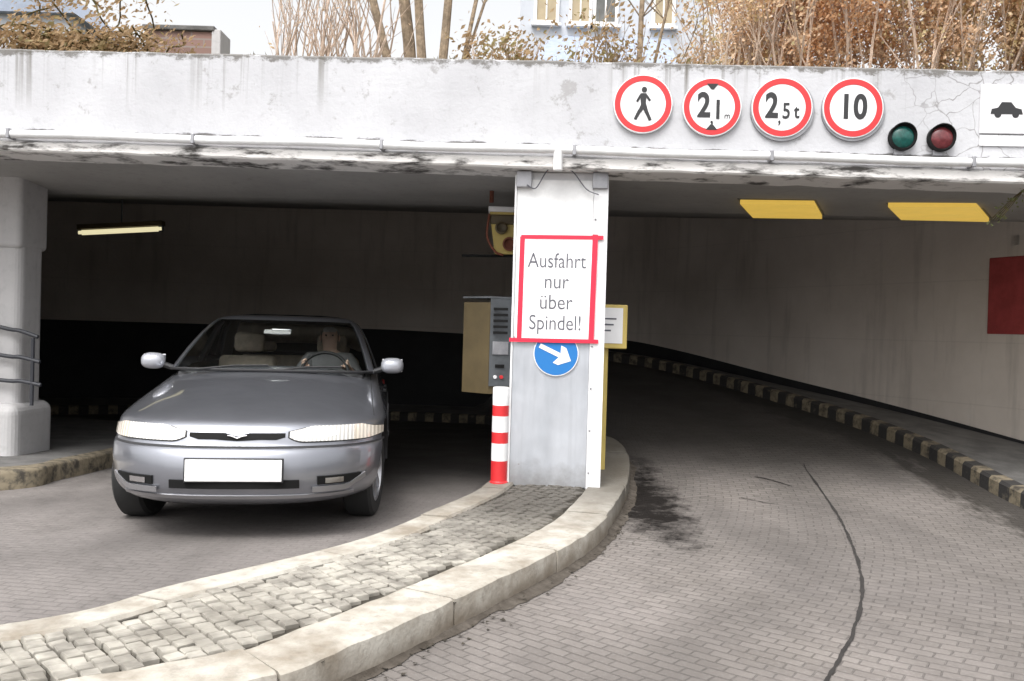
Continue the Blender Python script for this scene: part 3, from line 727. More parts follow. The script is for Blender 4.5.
# walking figure
b = MB(); s_ = r1*.62
def limb(p0, p1, w0, w1):
    a = Vector((p0[0], 0, p0[1])); c_ = Vector((p1[0], 0, p1[1])); t = (c_-a).normalized(); nn_ = Vector((-t.z, 0, t.x))
    return [((a+nn_*w0).x, (a+nn_*w0).z), ((c_+nn_*w1).x, (c_+nn_*w1).z), ((c_-nn_*w1).x, (c_-nn_*w1).z), ((a-nn_*w0).x, (a-nn_*w0).z)]
def PR(poly, d=-.0375): b.prism([(x*s_, z*s_) for x, z in poly], d, -.0345)
PR([(.05+.15*math.cos(a*math.pi/6), .78+.16*math.sin(a*math.pi/6)) for a in range(12)])
PR([(-.16, .58), (.17, .58), (.15, -.08), (-.12, -.08)], -.0374)
PR(limb((.04, -.02), (-.18, -.42), .13, .10), -.0376); PR(limb((-.17, -.36), (-.42, -.86), .10, .08), -.0377)
PR(limb((.04, -.02), (.20, -.45), .13, .10), -.0378); PR(limb((.18, -.4), (.42, -.9), .10, .08), -.0379)
PR(limb((-.12, .50), (-.34, .12), .07, .06), -.0380); PR(limb((.13, .50), (.38, .18), .07, .06), -.0381)
b.build('pictogram', M['ink'], T1)
T2, r2 = round_sign(712, 107, 29.5, 'round red-ringed height limit sign reading 2,1 m with black wedges at top and bottom')
text_mesh('2', r2*1.16, M['ink'], 'numeral', T2, (-r2*.28, -.0355, r2*.02), sx=.78, bold=.007)
text_mesh('1', r2*.88, M['ink'], 'numeral', T2, (r2*.20, -.0355, -r2*.12), sx=.78, bold=.006)
text_mesh(',', r2*.7, M['ink'], 'comma', T2, (r2*.0, -.0355, -r2*.36), sx=.8, bold=.002)
text_mesh('m', r2*.30, M['ink'], 'unit', T2, (r2*.52, -.0355, -r2*.30), sx=.9)
MB().prism([(-r2*.20, r2*.79), (r2*.20, r2*.79), (r2*.04, r2*.60), (-r2*.04, r2*.60)], -.0382, -.0345).build('wedge', M['ink'], T2)
MB().prism([(-r2*.20, -r2*.79), (r2*.20, -r2*.79), (r2*.04, -r2*.60), (-r2*.04, -r2*.60)], -.0382, -.0345).build('wedge', M['ink'], T2)
T3, r3 = round_sign(782, 107.5, 30.5, 'round red-ringed weight limit sign reading 2,5 t on a larger grey backing', back=1.06)
text_mesh('2', r3*1.14, M['ink'], 'numeral', T3, (-r3*.34, -.0355, r3*.02), sx=.76, bold=.007)
text_mesh(',', r3*.6, M['ink'], 'comma', T3, (-r3*.08, -.0355, -r3*.34), sx=.8, bold=.002)
text_mesh('5', r3*.74, M['ink'], 'numeral', T3, (r3*.14, -.0355, -r3*.14), sx=.78, bold=.002)
text_mesh('t', r3*.66, M['ink'], 'unit', T3, (r3*.48, -.0355, -r3*.14), sx=.8, bold=.002)
T4, r4 = round_sign(853, 108, 30.5, 'round red-ringed speed limit sign reading 10, beside the green signal lamp', back=1.05)
text_mesh('10', r4*1.12, M['ink'], 'numeral', T4, (0, -.0355, 0), sx=.80, bold=.007, space=1.05)

def lamp_head(px, py, lens, label):
    u, z = FP(px, py, -.05); r = abs(FP(px+14, py, -.1)[0]-FP(px, py, -.1)[0])
    t = empty('signal_lamp', FW(u, 0, z), -AL, label=label, cat='signal lamp', group='signal lamps on the parapet')
    RX = Matrix.Rotation(R(-90), 4, 'X')
    # housing: drum along -Y with a hooded visor
    MB().lathe([(r*.80, 0), (r*.98, -.015), (r*1.0, -.055), (r*.86, -.062), (r*.80, -.05)], 32, Matrix.Rotation(R(-90), 4, 'X')).build('housing', M['black'], t, True)
    MB().lathe([(r*.79, -.051), (r*.62, -.060), (r*.35, -.067), (.004, -.070)], 32, Matrix.Rotation(R(-90), 4, 'X')).build('lens', lens, t, True)
    vs = []; fs = []; n = 20
    for k in range(n+1):
        a = R(-10)+R(200)*k/n
        ln = .055+.032*math.sin(max(0, min(math.pi, a)))
        for rr in (r*.93, r*1.0): vs += [(rr*math.cos(a), -.05, rr*math.sin(a)), (rr*math.cos(a)*1.02, -ln, rr*math.sin(a)*1.02)]
    for k in range(n):
        o_ = k*4; fs += [(o_, o_+1, o_+5, o_+4), (o_+2, o_+6, o_+7, o_+3), (o_+1, o_+3, o_+7, o_+5)]
    MB().add(vs, fs).build('visor', M['black'], t, True)
    MB().box((-r*.5, -.03, -r*1.25), (r*.2, -.001, -r*.7), bev=.004).build('bracket', M['galv'], t)
for m_ in (0,):
    pass
# lathe matrices above turn Z to -Y for negative profile values
lamp_head(903, 137, M['glens'], 'unlit dark green signal lamp right of the four round signs')
lamp_head(942, 138, M['rlens'], 'unlit dark red signal lamp beside the white car pictogram sign')

u0, z0 = FP(980, 133, -.02); u1, z1 = FP(1034, 85, -.02)
t = empty('pictogram_sign', FW((u0+u1)/2, 0, (z0+z1)/2), -AL, label='square white sign with a black car pictogram at the right end of the parapet', cat='sign')
hw, hh = (u1-u0)/2, (z1-z0)/2
MB().box((-hw, -.018, -hh), (hw, -.002, hh), bev=.003).build('panel', M['signwhite'], t)
# car pictogram: side view
cp = [(-.62, -.22), (-.58, .0), (-.34, .06), (-.2, .30), (.16, .30), (.34, .06), (.56, .0), (.62, -.22)]
b = MB(); b.prism([(x*hw, z*hh*.95) for x, z in cp], -.0205, -.0182)
for cx in (-.34, .34): b.prism([(cx*hw+.13*hw*math.cos(a*math.pi/8), -.22*hh+.13*hw*math.sin(a*math.pi/8)) for a in range(16)], -.0212, -.0182)
b.build('pictogram', M['ink'], t)
MB().box((-hw*.98, -.012, -hh-.085), (hw*.9, -.002, -hh-.012), bev=.002).build('lower_plate', M['trim'], t)
# ================================================================= PILLAR: POSTER, ARROW SIGN, BOLLARD
pt = empty('poster', FW(0, 0, 0), -AL, label='white handwritten notice edged with red tape on the pillar', cat='notice')
c = [FP(519, 236, .07), FP(597, 236, .07), FP(594, 342, .07), FP(515, 342, .07)]      # tl tr br bl
xl, xr = (c[0][0]+c[3][0])/2, (c[1][0]+c[2][0])/2; zt_, zb_ = (c[0][1]+c[1][1])/2, (c[2][1]+c[3][1])/2
MB().box((xl, .060, zb_), (xr, .066, zt_)).build('sheet', M['paper'], pt)
tw = .017
def tape(a, b_, d, w_=tw):
    a = Vector((a[0], 0, a[1])); b_ = Vector((b_[0], 0, b_[1])); t = (b_-a).normalized(); nn_ = Vector((-t.z, 0, t.x))*w_
    MB().prism([((a+nn_).x, (a+nn_).z), ((b_+nn_).x, (b_+nn_).z), ((b_-nn_).x, (b_-nn_).z), ((a-nn_).x, (a-nn_).z)], d, .0597).build('tape_strip', M['tape'], pt)
tape((xl+.02, zt_-.012), (xr+.045, zt_-.006), .0575, .014)
tape((xl-.045, zb_+.008), (xr+.03, zb_+.012), .0565, .014)
tape((xl+.025, zb_-.005), (xl+.030, zt_-.01), .0585)
tape((xr-.022, zb_-.002), (xr-.012, zt_+.015), .0555, .019)
xm = (xl+xr)/2-.0; hgt = zt_-zb_
for i, s in enumerate(('Ausfahrt', 'nur', 'über', 'Spindel!')):
    text_mesh(s, .150, M['ink2'], 'writing', pt, (xm, .059, zt_-hgt*(.24+.195*i)), sx=.80 if i in (0, 3) else .85, ext=.0006, bold=-.0005)
# blue arrow disc
ub, zb2 = FP(556, 353.5, .075); rb_ = abs(FP(578.5, 357, .075)[0]-ub)
t = empty('arrow_sign', FW(ub, 0, zb2), -AL, label='round blue mandatory direction sign with a white arrow, partly under the notice', cat='road sign')
def Dd(r0, y0, y1, mtl, name, par_):
    n = 48; vs = [(r0*math.cos(2*math.pi*k/n), y0, r0*math.sin(2*math.pi*k/n)) for k in range(n)]+[(r0*math.cos(2*math.pi*k/n), y1, r0*math.sin(2*math.pi*k/n)) for k in range(n)]
    fs = [tuple(range(n)), tuple(range(2*n-1, n-1, -1))]+[(i, i+n, (i+1) % n+n, (i+1) % n) for i in range(n)]
    return MB().add(vs, fs).build(name, mtl, par_)
Dd(rb_, .070, .080, M['signwhite'], 'rim', t); Dd(rb_*.96, .0685, .0699, M['blue'], 'disc', t)
ar = [(-.80, .10), (.18, .10), (.05, .42), (.30, .42), (.74, 0), (.30, -.42), (.05, -.42), (.18, -.10), (-.80, -.10)]; an = R(-25)
MB().prism([((x*math.cos(an)-z*math.sin(an))*rb_, (x*math.sin(an)+z*math.cos(an))*rb_) for x, z in ar], .0665, .0684).build('arrow', M['signwhite'], t)
# bollard
pb = G(498.5, 489, .14); rad = 8.3/FPX*pb.y; hb = 97/FPX*pb.y
t = empty('bollard', (pb.x, pb.y, itop(0, pb.y)-.002), 0, label='red and white banded bollard beside the pillar base', cat='bollard')
nb = 7; hs_ = [0, .19, .36, .51, .66, .81, 1.0]; hs_ = [0, .235, .40, .535, .67, .80, 1.0]
bands = [(0, .24, 'r'), (.24, .42, 'w'), (.42, .535, 'r'), (.535, .70, 'w'), (.70, .81, 'r'), (.81, 1.0, 'w')]
for a, b_, cc in bands:
    prof = [(rad, a*hb), (rad, b_*hb)]
    if b_ == 1.0: prof = [(rad, a*hb), (rad, hb*.985), (rad*.93, hb*.997), (rad*.5, hb)]
    if a == 0: prof = [(rad*1.12, 0), (rad*1.12, .015), (rad, .022), (rad, b_*hb)]
    MB().lathe(prof, 28).build('red_band' if cc == 'r' else 'white_band', M['red'] if cc == 'r' else M['white'], t, True)

# ================================================================= MACHINES BEHIND THE PILLAR
# ticket machine on the left
A_ = P(463, 340, 7.0); B_ = P(489, 340, 6.85); C_ = P(530, 340, 6.95)
zt_ = P(475, 302, 6.9).z; zb_ = P(475, 393, 6.9).z
t = empty('ticket_machine', (B_.x, B_.y, itop(0, 6.9)), 0, label='ochre ticket machine with a dark grey front panel, left of the pillar', cat='ticket machine')
o_ = Vector((B_.x, B_.y, itop(0, 6.9)))
D_ = Vector((.0, .34, 0)); L_ = Vector((A_.x-B_.x, A_.y-B_.y, 0)); Rr = Vector((C_.x-B_.x, C_.y-B_.y, 0))
zz0, zz1 = zb_-o_.z, zt_-o_.z
def quadbox(name, pts, z0, z1, m_, par_, bevel=.0, **k):
    n = len(pts); vs = [(p[0], p[1], z0) for p in pts]+[(p[0], p[1], z1) for p in pts]
    return MB().add(vs, [tuple(range(n))[::-1], tuple(range(n, 2*n))]+[(i, (i+1) % n, (i+1) % n+n, i+n) for i in range(n)]).build(name, m_, par_, **k)
quadbox('housing', [(0, 0), (Rr.x, Rr.y), (Rr.x+L_.x, Rr.y+.30), (L_.x, L_.y+.02)], zz0, zz1, M['ochre'], t)
quadbox('front_panel', [(.006, -.012), (Rr.x, Rr.y-.012), (Rr.x, Rr.y-.001), (.006, -.001)], zz0+.06, zz1+.03, M['greymetal'], t)
for k in range(5):
    MB().box((.03, -.016, zz1-.06-k*.045), (.14, -.0125, zz1-.04-k*.045)).build('vent_slot', M['black'], t)
fa = math.atan2(Rr.y, Rr.x); MF = Matrix.Rotation(fa, 4, 'Z')
MB().box((.025, -.022, zz0+.30), (.15, -.0125, zz0+.40), M=MF, bev=.003).build('display', M['galv'], t)
MB().box((.05, -.020, zz0+.20), (.12, -.0125, zz0+.225), M=MF).build('ticket_slot', M['black'], t)
for k in range(2): MB().lathe([(.014, -.022), (.014, -.012)], 16, MF @ Matrix.Translation((.05+.05*k, 0, zz0+.13)) @ Matrix.Rotation(R(-90), 4, 'X')).build('button', M['red'] if k else M['trim'], t)
quadbox('cap', [(-.012, -.02), (Rr.x, Rr.y-.02), (Rr.x+L_.x, Rr.y+.31), (L_.x-.01, L_.y+.02)], zz1+.031, zz1+.045, M['greymetal'], t)
quadbox('stand', [(.04, .06), (.16, .06), (.16, .18), (.04, .18)], -.05, zz0, M['black'], t)
# right hand yellow post with small panel
a = P(603.5, 400, 6.95); t = empty('yellow_post', (a.x, a.y, itop(a.x, a.y)-.02), 0, label='yellow card reader post with a small white panel, right of the pillar', cat='card reader')
zt2 = P(604, 340, 6.95).z-t.location.z
MB().box((-.035, 0, 0), (.026, .07, zt2), bev=.006).build('post', M['yellow'], t)
p0, p1 = P(590, 348, 6.9), P(628, 305, 6.9)
MB().box((p0.x-a.x, -.05, p0.z-t.location.z), (p1.x-a.x, .10, p1.z-t.location.z), bev=.008).build('reader_box', M['yellow'], t)
p0, p1 = P(596, 343, 6.85), P(624, 308, 6.85)
MB().box((p0.x-a.x, -.056, p0.z-t.location.z), (p1.x-a.x, -.0505, p1.z-t.location.z)).build('panel', M['signwhite'], t)
for k in range(3): MB().box((p1.x-a.x-.14, -.0585, p1.z-t.location.z-.09-.045*k), (p1.x-a.x-.05-.02*k, -.0565, p1.z-t.location.z-.078-.045*k)).build('line', M['ink2'], t)
# hanging yellow lamp on a rusty drop tube
a = P(507, 207, 7.4); zc = ceil_z(7.4)
t = empty('hanging_lamp', (a.x, a.y, zc), 0, label='yellow caged lamp hanging from the ceiling on a rusty tube behind the pillar', cat='lamp')
q0 = P(490, 205, 7.4); q1 = P(524, 255, 7.4); xo = q0.x-a.x
MB().tube([(xo+.012, 0, .02), (xo+.012, 0, q0.z-zc+.02)], .018, 10).build('drop_tube', M['rust'], t, True)
MB().box((xo-.01, -.05, q0.z-zc-.06), (q1.x-a.x, .16, q0.z-zc-.015), bev=.006).build('lamp_top', M['signwhite'], t)
za, zb_ = q0.z-zc-.062, q1.z-zc
b = MB(); w0, w1 = (q1.x-a.x-xo), (q1.x-a.x-xo)*.62
MB().add([(xo+.0, -.05, za), (xo+w0, -.05, za), (xo+w0, .16, za), (xo, .16, za), (xo+.05, -.03, zb_), (xo+.05+w1, -.03, zb_), (xo+.05+w1, .13, zb_), (xo+.05, .13, zb_)], [(0, 1, 2, 3), (7, 6, 5, 4), (0, 4, 5, 1), (1, 5, 6, 2), (2, 6, 7, 3), (3, 7, 4, 0)]).build('lamp_body', M['yellow'], t)
MB().box((xo+.005, -.062, za-.10), (xo+w0*.9, -.03, za-.02), bev=.012).build('lens_frame', M['ochre'], t)
for k, (lx, lz, lr_) in enumerate(((.10, -.13, .05), (.17, -.26, .055))):
    MB().lathe([(lr_, .0), (lr_*1.05, -.045), (lr_*.8, -.05), (lr_*.75, -.02), (.004, -.012)], 20, Matrix.Translation((xo+lx, -.035, za+lz)) @ Matrix.Rotation(R(-90), 4, 'X')).build('lens', M['rust'] if k else M['ochre'], t, True)
MB().tube(catmull([(xo+.0, -.06, za-.02), (xo-.015, -.09, za-.2), (xo+.05, -.07, zb_+.02), (xo+.12, -.05, zb_-.01)], 5), .010, 6).build('guard_bar', M['rust'], t, True)
MB().tube([(xo-.22, .0, zb_-.02), (xo+w0, .0, zb_-.01)], .011, 6).build('cross_bar', M['black'], t, True)

# amber ceiling lights (right bay), thin luminaires fixed under the sloping ceiling
def ceil_pt(px, py):
    d = ray(px, py); t = 3.0
    while t < 20:
        p = CAM+d*t
        if p.y > 6.8 and p.z >= ceil_z(p.y)-.04: return p
        t += .003
    return p
for cs, lab in ((((740, 204), (814, 205), (822, 219), (753, 218)), 'amber ceiling light nearer the pillar in the right bay'),
                (((888, 207), (976, 207), (989, 222), (901, 220)), 'amber ceiling light farther from the pillar, at the right side of the bay')):
    ps = [ceil_pt(*q) for q in cs]; cx = sum(ps, Vector())/4
    t = empty('ceiling_light', cx, 0, label=lab, cat='ceiling light', group='amber ceiling lights in the right bay')
    vs = [p-cx for p in ps]+[p-cx+Vector((0, 0, .035)) for p in ps]
    MB().add(vs, [(0, 1, 2, 3), (7, 6, 5, 4), (0, 4, 5, 1), (1, 5, 6, 2), (2, 6, 7, 3), (3, 7, 4, 0)]).build('diffuser', M['amberlamp'], t)
    vs = [(p-cx)*1.06+Vector((0, 0, .036)) for p in ps]+[(p-cx)*1.06+Vector((0, 0, .06)) for p in ps]
    MB().add(vs, [(0, 1, 2, 3), (7, 6, 5, 4), (0, 4, 5, 1), (1, 5, 6, 2), (2, 6, 7, 3), (3, 7, 4, 0)]).build('frame', M['greymetal'], t)
# fluorescent batten, left bay
a, b_ = P(80, 233, 10.2), P(163, 229, 10.2); c_ = (a+b_)/2
t = empty('tube_light', c_, math.atan2(b_.y-a.y, b_.x-a.x), label='fluorescent tube light under the ceiling of the left bay', cat='ceiling light')
hl = (b_-a).length/2; tl_ = math.atan2(b_.z-a.z, b_.x-a.x); MM = Matrix.Rotation(-tl_, 4, 'Y')
MB().box((-hl*1.02, -.06, .035), (hl*1.02, .06, .09), M=MM, bev=.006).build('batten', M['ochre'], t)
o = MB(); o.tube([MM@Vector((-hl, -.02, .0)), MM@Vector((hl, -.02, .0))], .028, 12); o.build('tube', M['tube'], t, True)
for s in (-1, 1): MB().box((s*hl*.97-.02, -.04, -.03), (s*hl*.97+.02, .02, .036), M=MM).build('tube_holder', M['greymetal'], t)
MB().tube([(0, .0, .08), (0, 0, ceil_z(10.2)-c_.z+.02)], .008, 6).build('hanger', M['greymetal'], t)

# red cabinet on the curved wall
def wall_hit(px, py, off=0):
    d = ray(px, py); best = None
    for a, b_ in zip(WC, WC[1:]):
        # solve CAM.xy + s d = a + t (b-a)
        ex, ey = b_.x-a.x, b_.y-a.y; det = d.x*(-ey)+ex*d.y
        if abs(det) < 1e-9: continue
        s = (-(a.x-CAM.x)*ey+ex*(a.y-CAM.y))/det; tt = (d.x*(a.y-CAM.y)-d.y*(a.x-CAM.x))/det
        if 0 <= tt <= 1 and s > 0: return CAM+d*s, math.atan2(ey, ex)
pa, aa = wall_hit(1008, 300); pt1, _ = wall_hit(991, 258); pt2, _ = wall_hit(991, 334)
t = empty('hose_cabinet', (pa.x, pa.y, pt2.z), aa+math.pi, label='dull red wall cabinet on the curved wall at the right edge', cat='cabinet')
hh_ = pt1.z-pt2.z
MB().box((-.215, -.01, 0), (.22, .17, hh_), bev=.008).build('case', M['cabinet'], t)
MB().box((-.185, .171, .03), (.19, .183, hh_-.03), bev=.004).build('door', M['cabinet'], t)
t2 = t.children[-1]
MB().box((-.115, .184, hh_*.62), (-.085, .20, hh_*.78), bev=.004).build('handle', M['galv'], t2)
p3, a3 = wall_hit(1016, 240)
t = empty('junction_box', (p3.x, p3.y, p3.z), a3+math.pi, label='small pale junction box above the red cabinet', cat='junction box')
MB().box((-.06, 0, -.06), (.06, .06, .06), bev=.01).build('box', M['trim'], t); MB().tube([(0, .03, .055), (0, .03, .30)], .01, 8).build('conduit', M['trim'], t, True)
# ================================================================= THE CAR
def carpaint():
    m, g = raw('car_paint', .30)
    g.b.inputs['Metallic'].default_value = .75; g.b.inputs['Coat Weight'].default_value = 1.0; g.b.inputs['Coat Roughness'].default_value = .04
    c = g.mix(g.ramp(g.noise(g.obj, 3, 5), .4, .7), (.25, .258, .288), (.28, .288, .320))
    g.l(c, g.b.inputs['Base Color']); rr = g.ramp(g.noise(g.obj, 9, 6), .3, .8, (.30,)*3, (.38,)*3); g.l(rr, g.b.inputs['Roughness'])
    return m
M['paint'] = carpaint()
M['plastic'] = mat('black_plastic', (.02, .02, .022), .6, var=.2, scale=9)
M['rubber'] = mat('tyre_rubber', (.018, .018, .018), .85)
M['alloy'] = mat('alloy', (.42, .42, .44), .35, .8)
M['chrome'] = mat('chrome', (.7, .7, .72), .15, 1)
M['plate'] = mat('plate_white', (.86, .86, .86), .35)
def lampmat(name, col, em, k):
    m, g = raw(name, .12); g.b.inputs['Coat Weight'].default_value = 1
    fl = g.n('ShaderNodeTexWave'); fl.inputs['Scale'].default_value = 14; fl.inputs['Distortion'].default_value = .3; g.l(g.obj, fl.inputs['Vector'])
    g.l(g.mix(g.ramp(fl.outputs[0], .1, .9), tuple(x*.72 for x in col), col), g.b.inputs['Base Color'])
    g.b.inputs['Emission Color'].default_value = (*em, 1); g.l(g.math('MULTIPLY', g.math('ADD', g.math('MULTIPLY', fl.outputs[0], .5), .5), k), g.b.inputs['Emission Strength'])
    bp = g.n('ShaderNodeBump'); bp.inputs['Strength'].default_value = .5; bp.inputs['Distance'].default_value = .004; g.l(fl.outputs[0], bp.inputs['Height']); g.l(bp.outputs[0], g.b.inputs['Normal'])
    return m
M['lamp'] = lampmat('headlight_lens', (.55, .54, .52), (1, .95, .86), .14)
M['lamp2'] = lampmat('indicator_lens', (.62, .56, .48), (1, .88, .72), .12)
M['bulb'] = mat('lit_reflector', (.9, .9, .9), .1, emit=(1, .96, .88), estr=.9)
M['mirror_lit'] = mat('mirror_shell_lit', (.42, .43, .47), .3, .3, coat=.8)  # lighter than the body paint: light on the mirror fronts put in the colour
M['seat'] = mat('seat_cloth', (.58, .50, .41), .95, var=.25, scale=20)
M['skin'] = mat('skin', (.68, .47, .37), .55); M['hair'] = mat('grey_hair', (.72, .71, .69), .8, var=.25, scale=30)
M['shirt'] = mat('grey_jacket', (.30, .30, .31), .9, var=.3, scale=8)
M['taillamp'] = mat('tail_lamp', (.30, .01, .01), .2)
def glass(name, tint, op):
    m = bpy.data.materials.new(name); m.use_nodes = True; t = m.node_tree; t.nodes.clear()
    o = t.nodes.new('ShaderNodeOutputMaterial'); tr = t.nodes.new('ShaderNodeBsdfTransparent'); gl = t.nodes.new('ShaderNodeBsdfGlossy'); fr_ = t.nodes.new('ShaderNodeFresnel'); mx = t.nodes.new('ShaderNodeMixShader')
    tr.inputs[0].default_value = (*tint, 1); gl.inputs['Roughness'].default_value = .04; fr_.inputs[0].default_value = 1.5
    t.links.new(fr_.outputs[0], mx.inputs[0]); t.links.new(tr.outputs[0], mx.inputs[1]); t.links.new(gl.outputs[0], mx.inputs[2]); t.links.new(mx.outputs[0], o.inputs[0])
    return m
M['glass'] = glass('car_glass', (.93, .96, .94), 0)
BL = [ # z, front y, rear y, half width
 (.20, .17, 4.46, .76), (.235, .07, 4.55, .81), (.30, .015, 4.60, .848), (.40, .0, 4.62, .866), (.49, .012, 4.62, .872), (.535, .035, 4.60, .872),
 (.555, .068, 4.57, .868), (.60, .085, 4.56, .866), (.655, .112, 4.55, .862), (.685, .150, 4.55, .856), (.71, .225, 4.54, .848), (.74, .36, 4.53, .838), (.78, .56, 4.52, .826), (.82, .78, 4.51, .812),
 (.86, 1.0, 4.50, .800), (.90, 1.23, 4.49, .790), (.93, 1.42, 4.48, .782), (.955, 1.56, 4.46, .770), (.98, 1.66, 4.40, .745), (.992, 1.78, 4.28, .70)]
def bval(z):
    for a, b_ in zip(BL, BL[1:]):
        if z <= b_[0]:
            f_ = max(0, (z-a[0])/(b_[0]-a[0])); return [a[i]+(b_[i]-a[i])*f_ for i in (1, 2, 3)]
    return BL[-1][1:]
NFX = 2.75
def ring(yf, yr, w, nf=NFX, nr=4.5, lf=1.12, lr=.6, K=18, Ks=14):
    pts = []; yc = yf+lf; yd = yr-lr
    for i in range(-K, K+1):                         # front, from the right (-x) to the left (+x)
        th = (math.pi/2)*i/K; s_, c_ = math.sin(abs(th)), math.cos(th)
        x = math.copysign(w*s_**(2/nf), th); y = yc-(yc-yf)*c_**(2/nf); pts.append((x, y))
    for i in range(1, Ks): pts.append((w*(1-.012*math.sin(math.pi*i/Ks)*0), yc+(yd-yc)*i/Ks))
    for i in range(K, -K-1, -1):
        th = (math.pi/2)*i/K; s_, c_ = math.sin(abs(th)), math.cos(th)
        pts.append((math.copysign(w*s_**(2/nr), th), yd+(yr-yd)*c_**(2/nr)))
    for i in range(1, Ks): pts.append((-w, yd+(yc-yd)*i/Ks))
    return pts
def stack(levels, cap0=True, cap1=True, **k):
    vs = []; fs = []; n = None
    for z, yf, yr, w_ in levels:
        r_ = ring(yf, yr, w_, **k); n = len(r_); vs += [(x, y, z) for x, y in r_]
    for j in range(len(levels)-1):
        for i in range(n): fs.append((j*n+i, j*n+(i+1) % n, (j+1)*n+(i+1) % n, (j+1)*n+i))
    if cap0: fs.append(tuple(range(n))[::-1])
    if cap1: fs.append(tuple((len(levels)-1)*n+i for i in range(n)))
    return vs, fs
def smooth_levels(L, k=4):
    pts = catmull([(a[1], a[2], a[3]) for a in L], k); zs = catmull([(a[0], 0, 0) for a in L], k)
    return [(z.x, p.x, p.y, p.z) for p, z in zip(pts, zs)]
def front_pt(x, z, off=0, lf=1.12, nf=NFX):
    yf, yr, w_ = bval(z); t_ = min(.999, abs(x)/w_); y = (yf+lf)-lf*(1-t_**nf)**(1/nf)
    return Vector((x, y, z))
def front_n(x, z):
    e = .004; a = front_pt(x+e, z)-front_pt(x-e, z); b_ = front_pt(x, z+e)-front_pt(x, z-e); n = a.cross(b_); n.normalize()
    return n if n.y < 0 else -n
car = empty('saloon_car', (0, 0, 0), 0, label='grey-blue four-door saloon with bright headlights driving out of the left opening', cat='car')
def patch(name, outline_x, zlo, zhi, m_, parent=car, off=.004, nx=16, nz=5, thick=.01, **k):
    """a piece that follows the front of the body: columns at x, each from zlo(x) to zhi(x)"""
    x0, x1 = outline_x; vs = []; fs = []
    for s in (off, off-thick):
        for i in range(nx+1):
            x = x0+(x1-x0)*i/nx
            for j in range(nz+1):
                z = zlo(x)+(zhi(x)-zlo(x))*j/nz; p = front_pt(x, z)+front_n(x, z)*s; vs.append(p)
    N_ = (nx+1)*(nz+1); q = lambda i, j, l=0: l*N_+i*(nz+1)+j
    for i in range(nx):
        for j in range(nz): fs += [(q(i, j), q(i+1, j), q(i+1, j+1), q(i, j+1)), (q(i, j, 1), q(i, j+1, 1), q(i+1, j+1, 1), q(i+1, j, 1))]
        fs += [(q(i, 0), q(i, 0, 1), q(i+1, 0, 1), q(i+1, 0)), (q(i, nz), q(i+1, nz), q(i+1, nz, 1), q(i, nz, 1))]
    for j in range(nz): fs += [(q(0, j), q(0, j+1), q(0, j+1, 1), q(0, j, 1)), (q(nx, j), q(nx, j, 1), q(nx, j+1, 1), q(nx, j+1))]
    return MB().add(vs, fs).build(name, m_, parent, True, **k)
vs, fs = stack(smooth_levels(BL, 3))
body = MB().add(vs, fs).build('body', [M['paint'], M['plastic']], car, True)
def cutter(mb):
    o = mb.build('cut', M['plastic'], None); md = body.modifiers.new('b', 'BOOLEAN'); md.operation = 'DIFFERENCE'; md.solver = 'EXACT'; md.object = o
    bpy.context.view_layer.update(); me = bpy.data.meshes.new_from_object(body.evaluated_get(bpy.context.evaluated_depsgraph_get()))
    body.modifiers.clear(); body.data = me; bpy.data.objects.remove(o)
WR_ = .305; WHEELS = [(.92, -1), (.92, 1), (3.52, -1), (3.52, 1)]
for wy, s in WHEELS:
    cutter(MB().lathe([(.355, .50), (.355, 1.2)], 40, Matrix.Translation((0, wy, .31)) @ Matrix.Rotation(R(90)*s, 4, 'Y')))
cutter(MB().box((-.69, 1.72, .34), (.69, 4.02, 1.3)))
if len(body.data.materials) < 2: body.data.materials.append(M['plastic'])
for p_ in body.data.polygons:
    c_ = p_.center; 
    if (abs(c_.x) < .70 and 1.7 < c_.y < 4.05 and .3 < c_.z < .99 and not (abs(p_.normal.z) > .9 and c_.z > .97)): p_.material_index = 1
    elif any((c_.y-wy)**2+(c_.z-.31)**2 < .357**2 and abs(c_.x) > .45 and abs(p_.normal.x) < .95 for wy, s in WHEELS): p_.material_index = 1
    elif abs(p_.normal.x) > .95 and abs(c_.x) < .6: p_.material_index = 1
auto(body, 28)
# front: bumper shut line, intakes, fog lamps, grille, headlights, plate, bonnet seam
patch('bumper_seam', (-.845, .845), lambda x: .545, lambda x: .556, M['plastic'], off=.0015, nx=50, nz=1)
patch('lower_intake', (-.36, .36), lambda x: .320, lambda x: .368, M['black'], off=.013, nx=24)
for s in (-1, 1):
    patch('fog_recess', (s*.46, s*.70), lambda x: .335, lambda x: .385, M['black'], off=.013, nx=12)
    patch('fog_lip', (s*.43, s*.72), lambda x: .300+.055*max(0, (abs(x)-.62)/.1), lambda x: .326+.06*max(0, (abs(x)-.62)/.1), M['alloy'], off=.020, nx=12, nz=2)
    patch('fog_lens', (s*.50, s*.60), lambda x: .343, lambda x: .375, M['chrome'], off=.017, nx=6)
patch('chin_lip', (-.66, .66), lambda x: .262, lambda x: .283, M['alloy'], off=.012, nx=30, nz=2)
patch('grille', (-.27, .27), lambda x: .592-.008*(1-min(1, abs(x)/.12))+.014*max(0, (abs(x)-.22)/.05), lambda x: .628-.020*max(0, 1-abs(x)/.07), M['black'], off=.005, nx=54)
b = MB()
for s in (-1, 1): b.tube([front_pt(0, .600)+Vector((0, -.014, 0)), front_pt(s*.028, .612)+Vector((0, -.014, 0)), front_pt(s*.055, .616)+Vector((0, -.012, 0))], [.004, .005, .003], 6)
b.build('badge', M['chrome'], car, True)
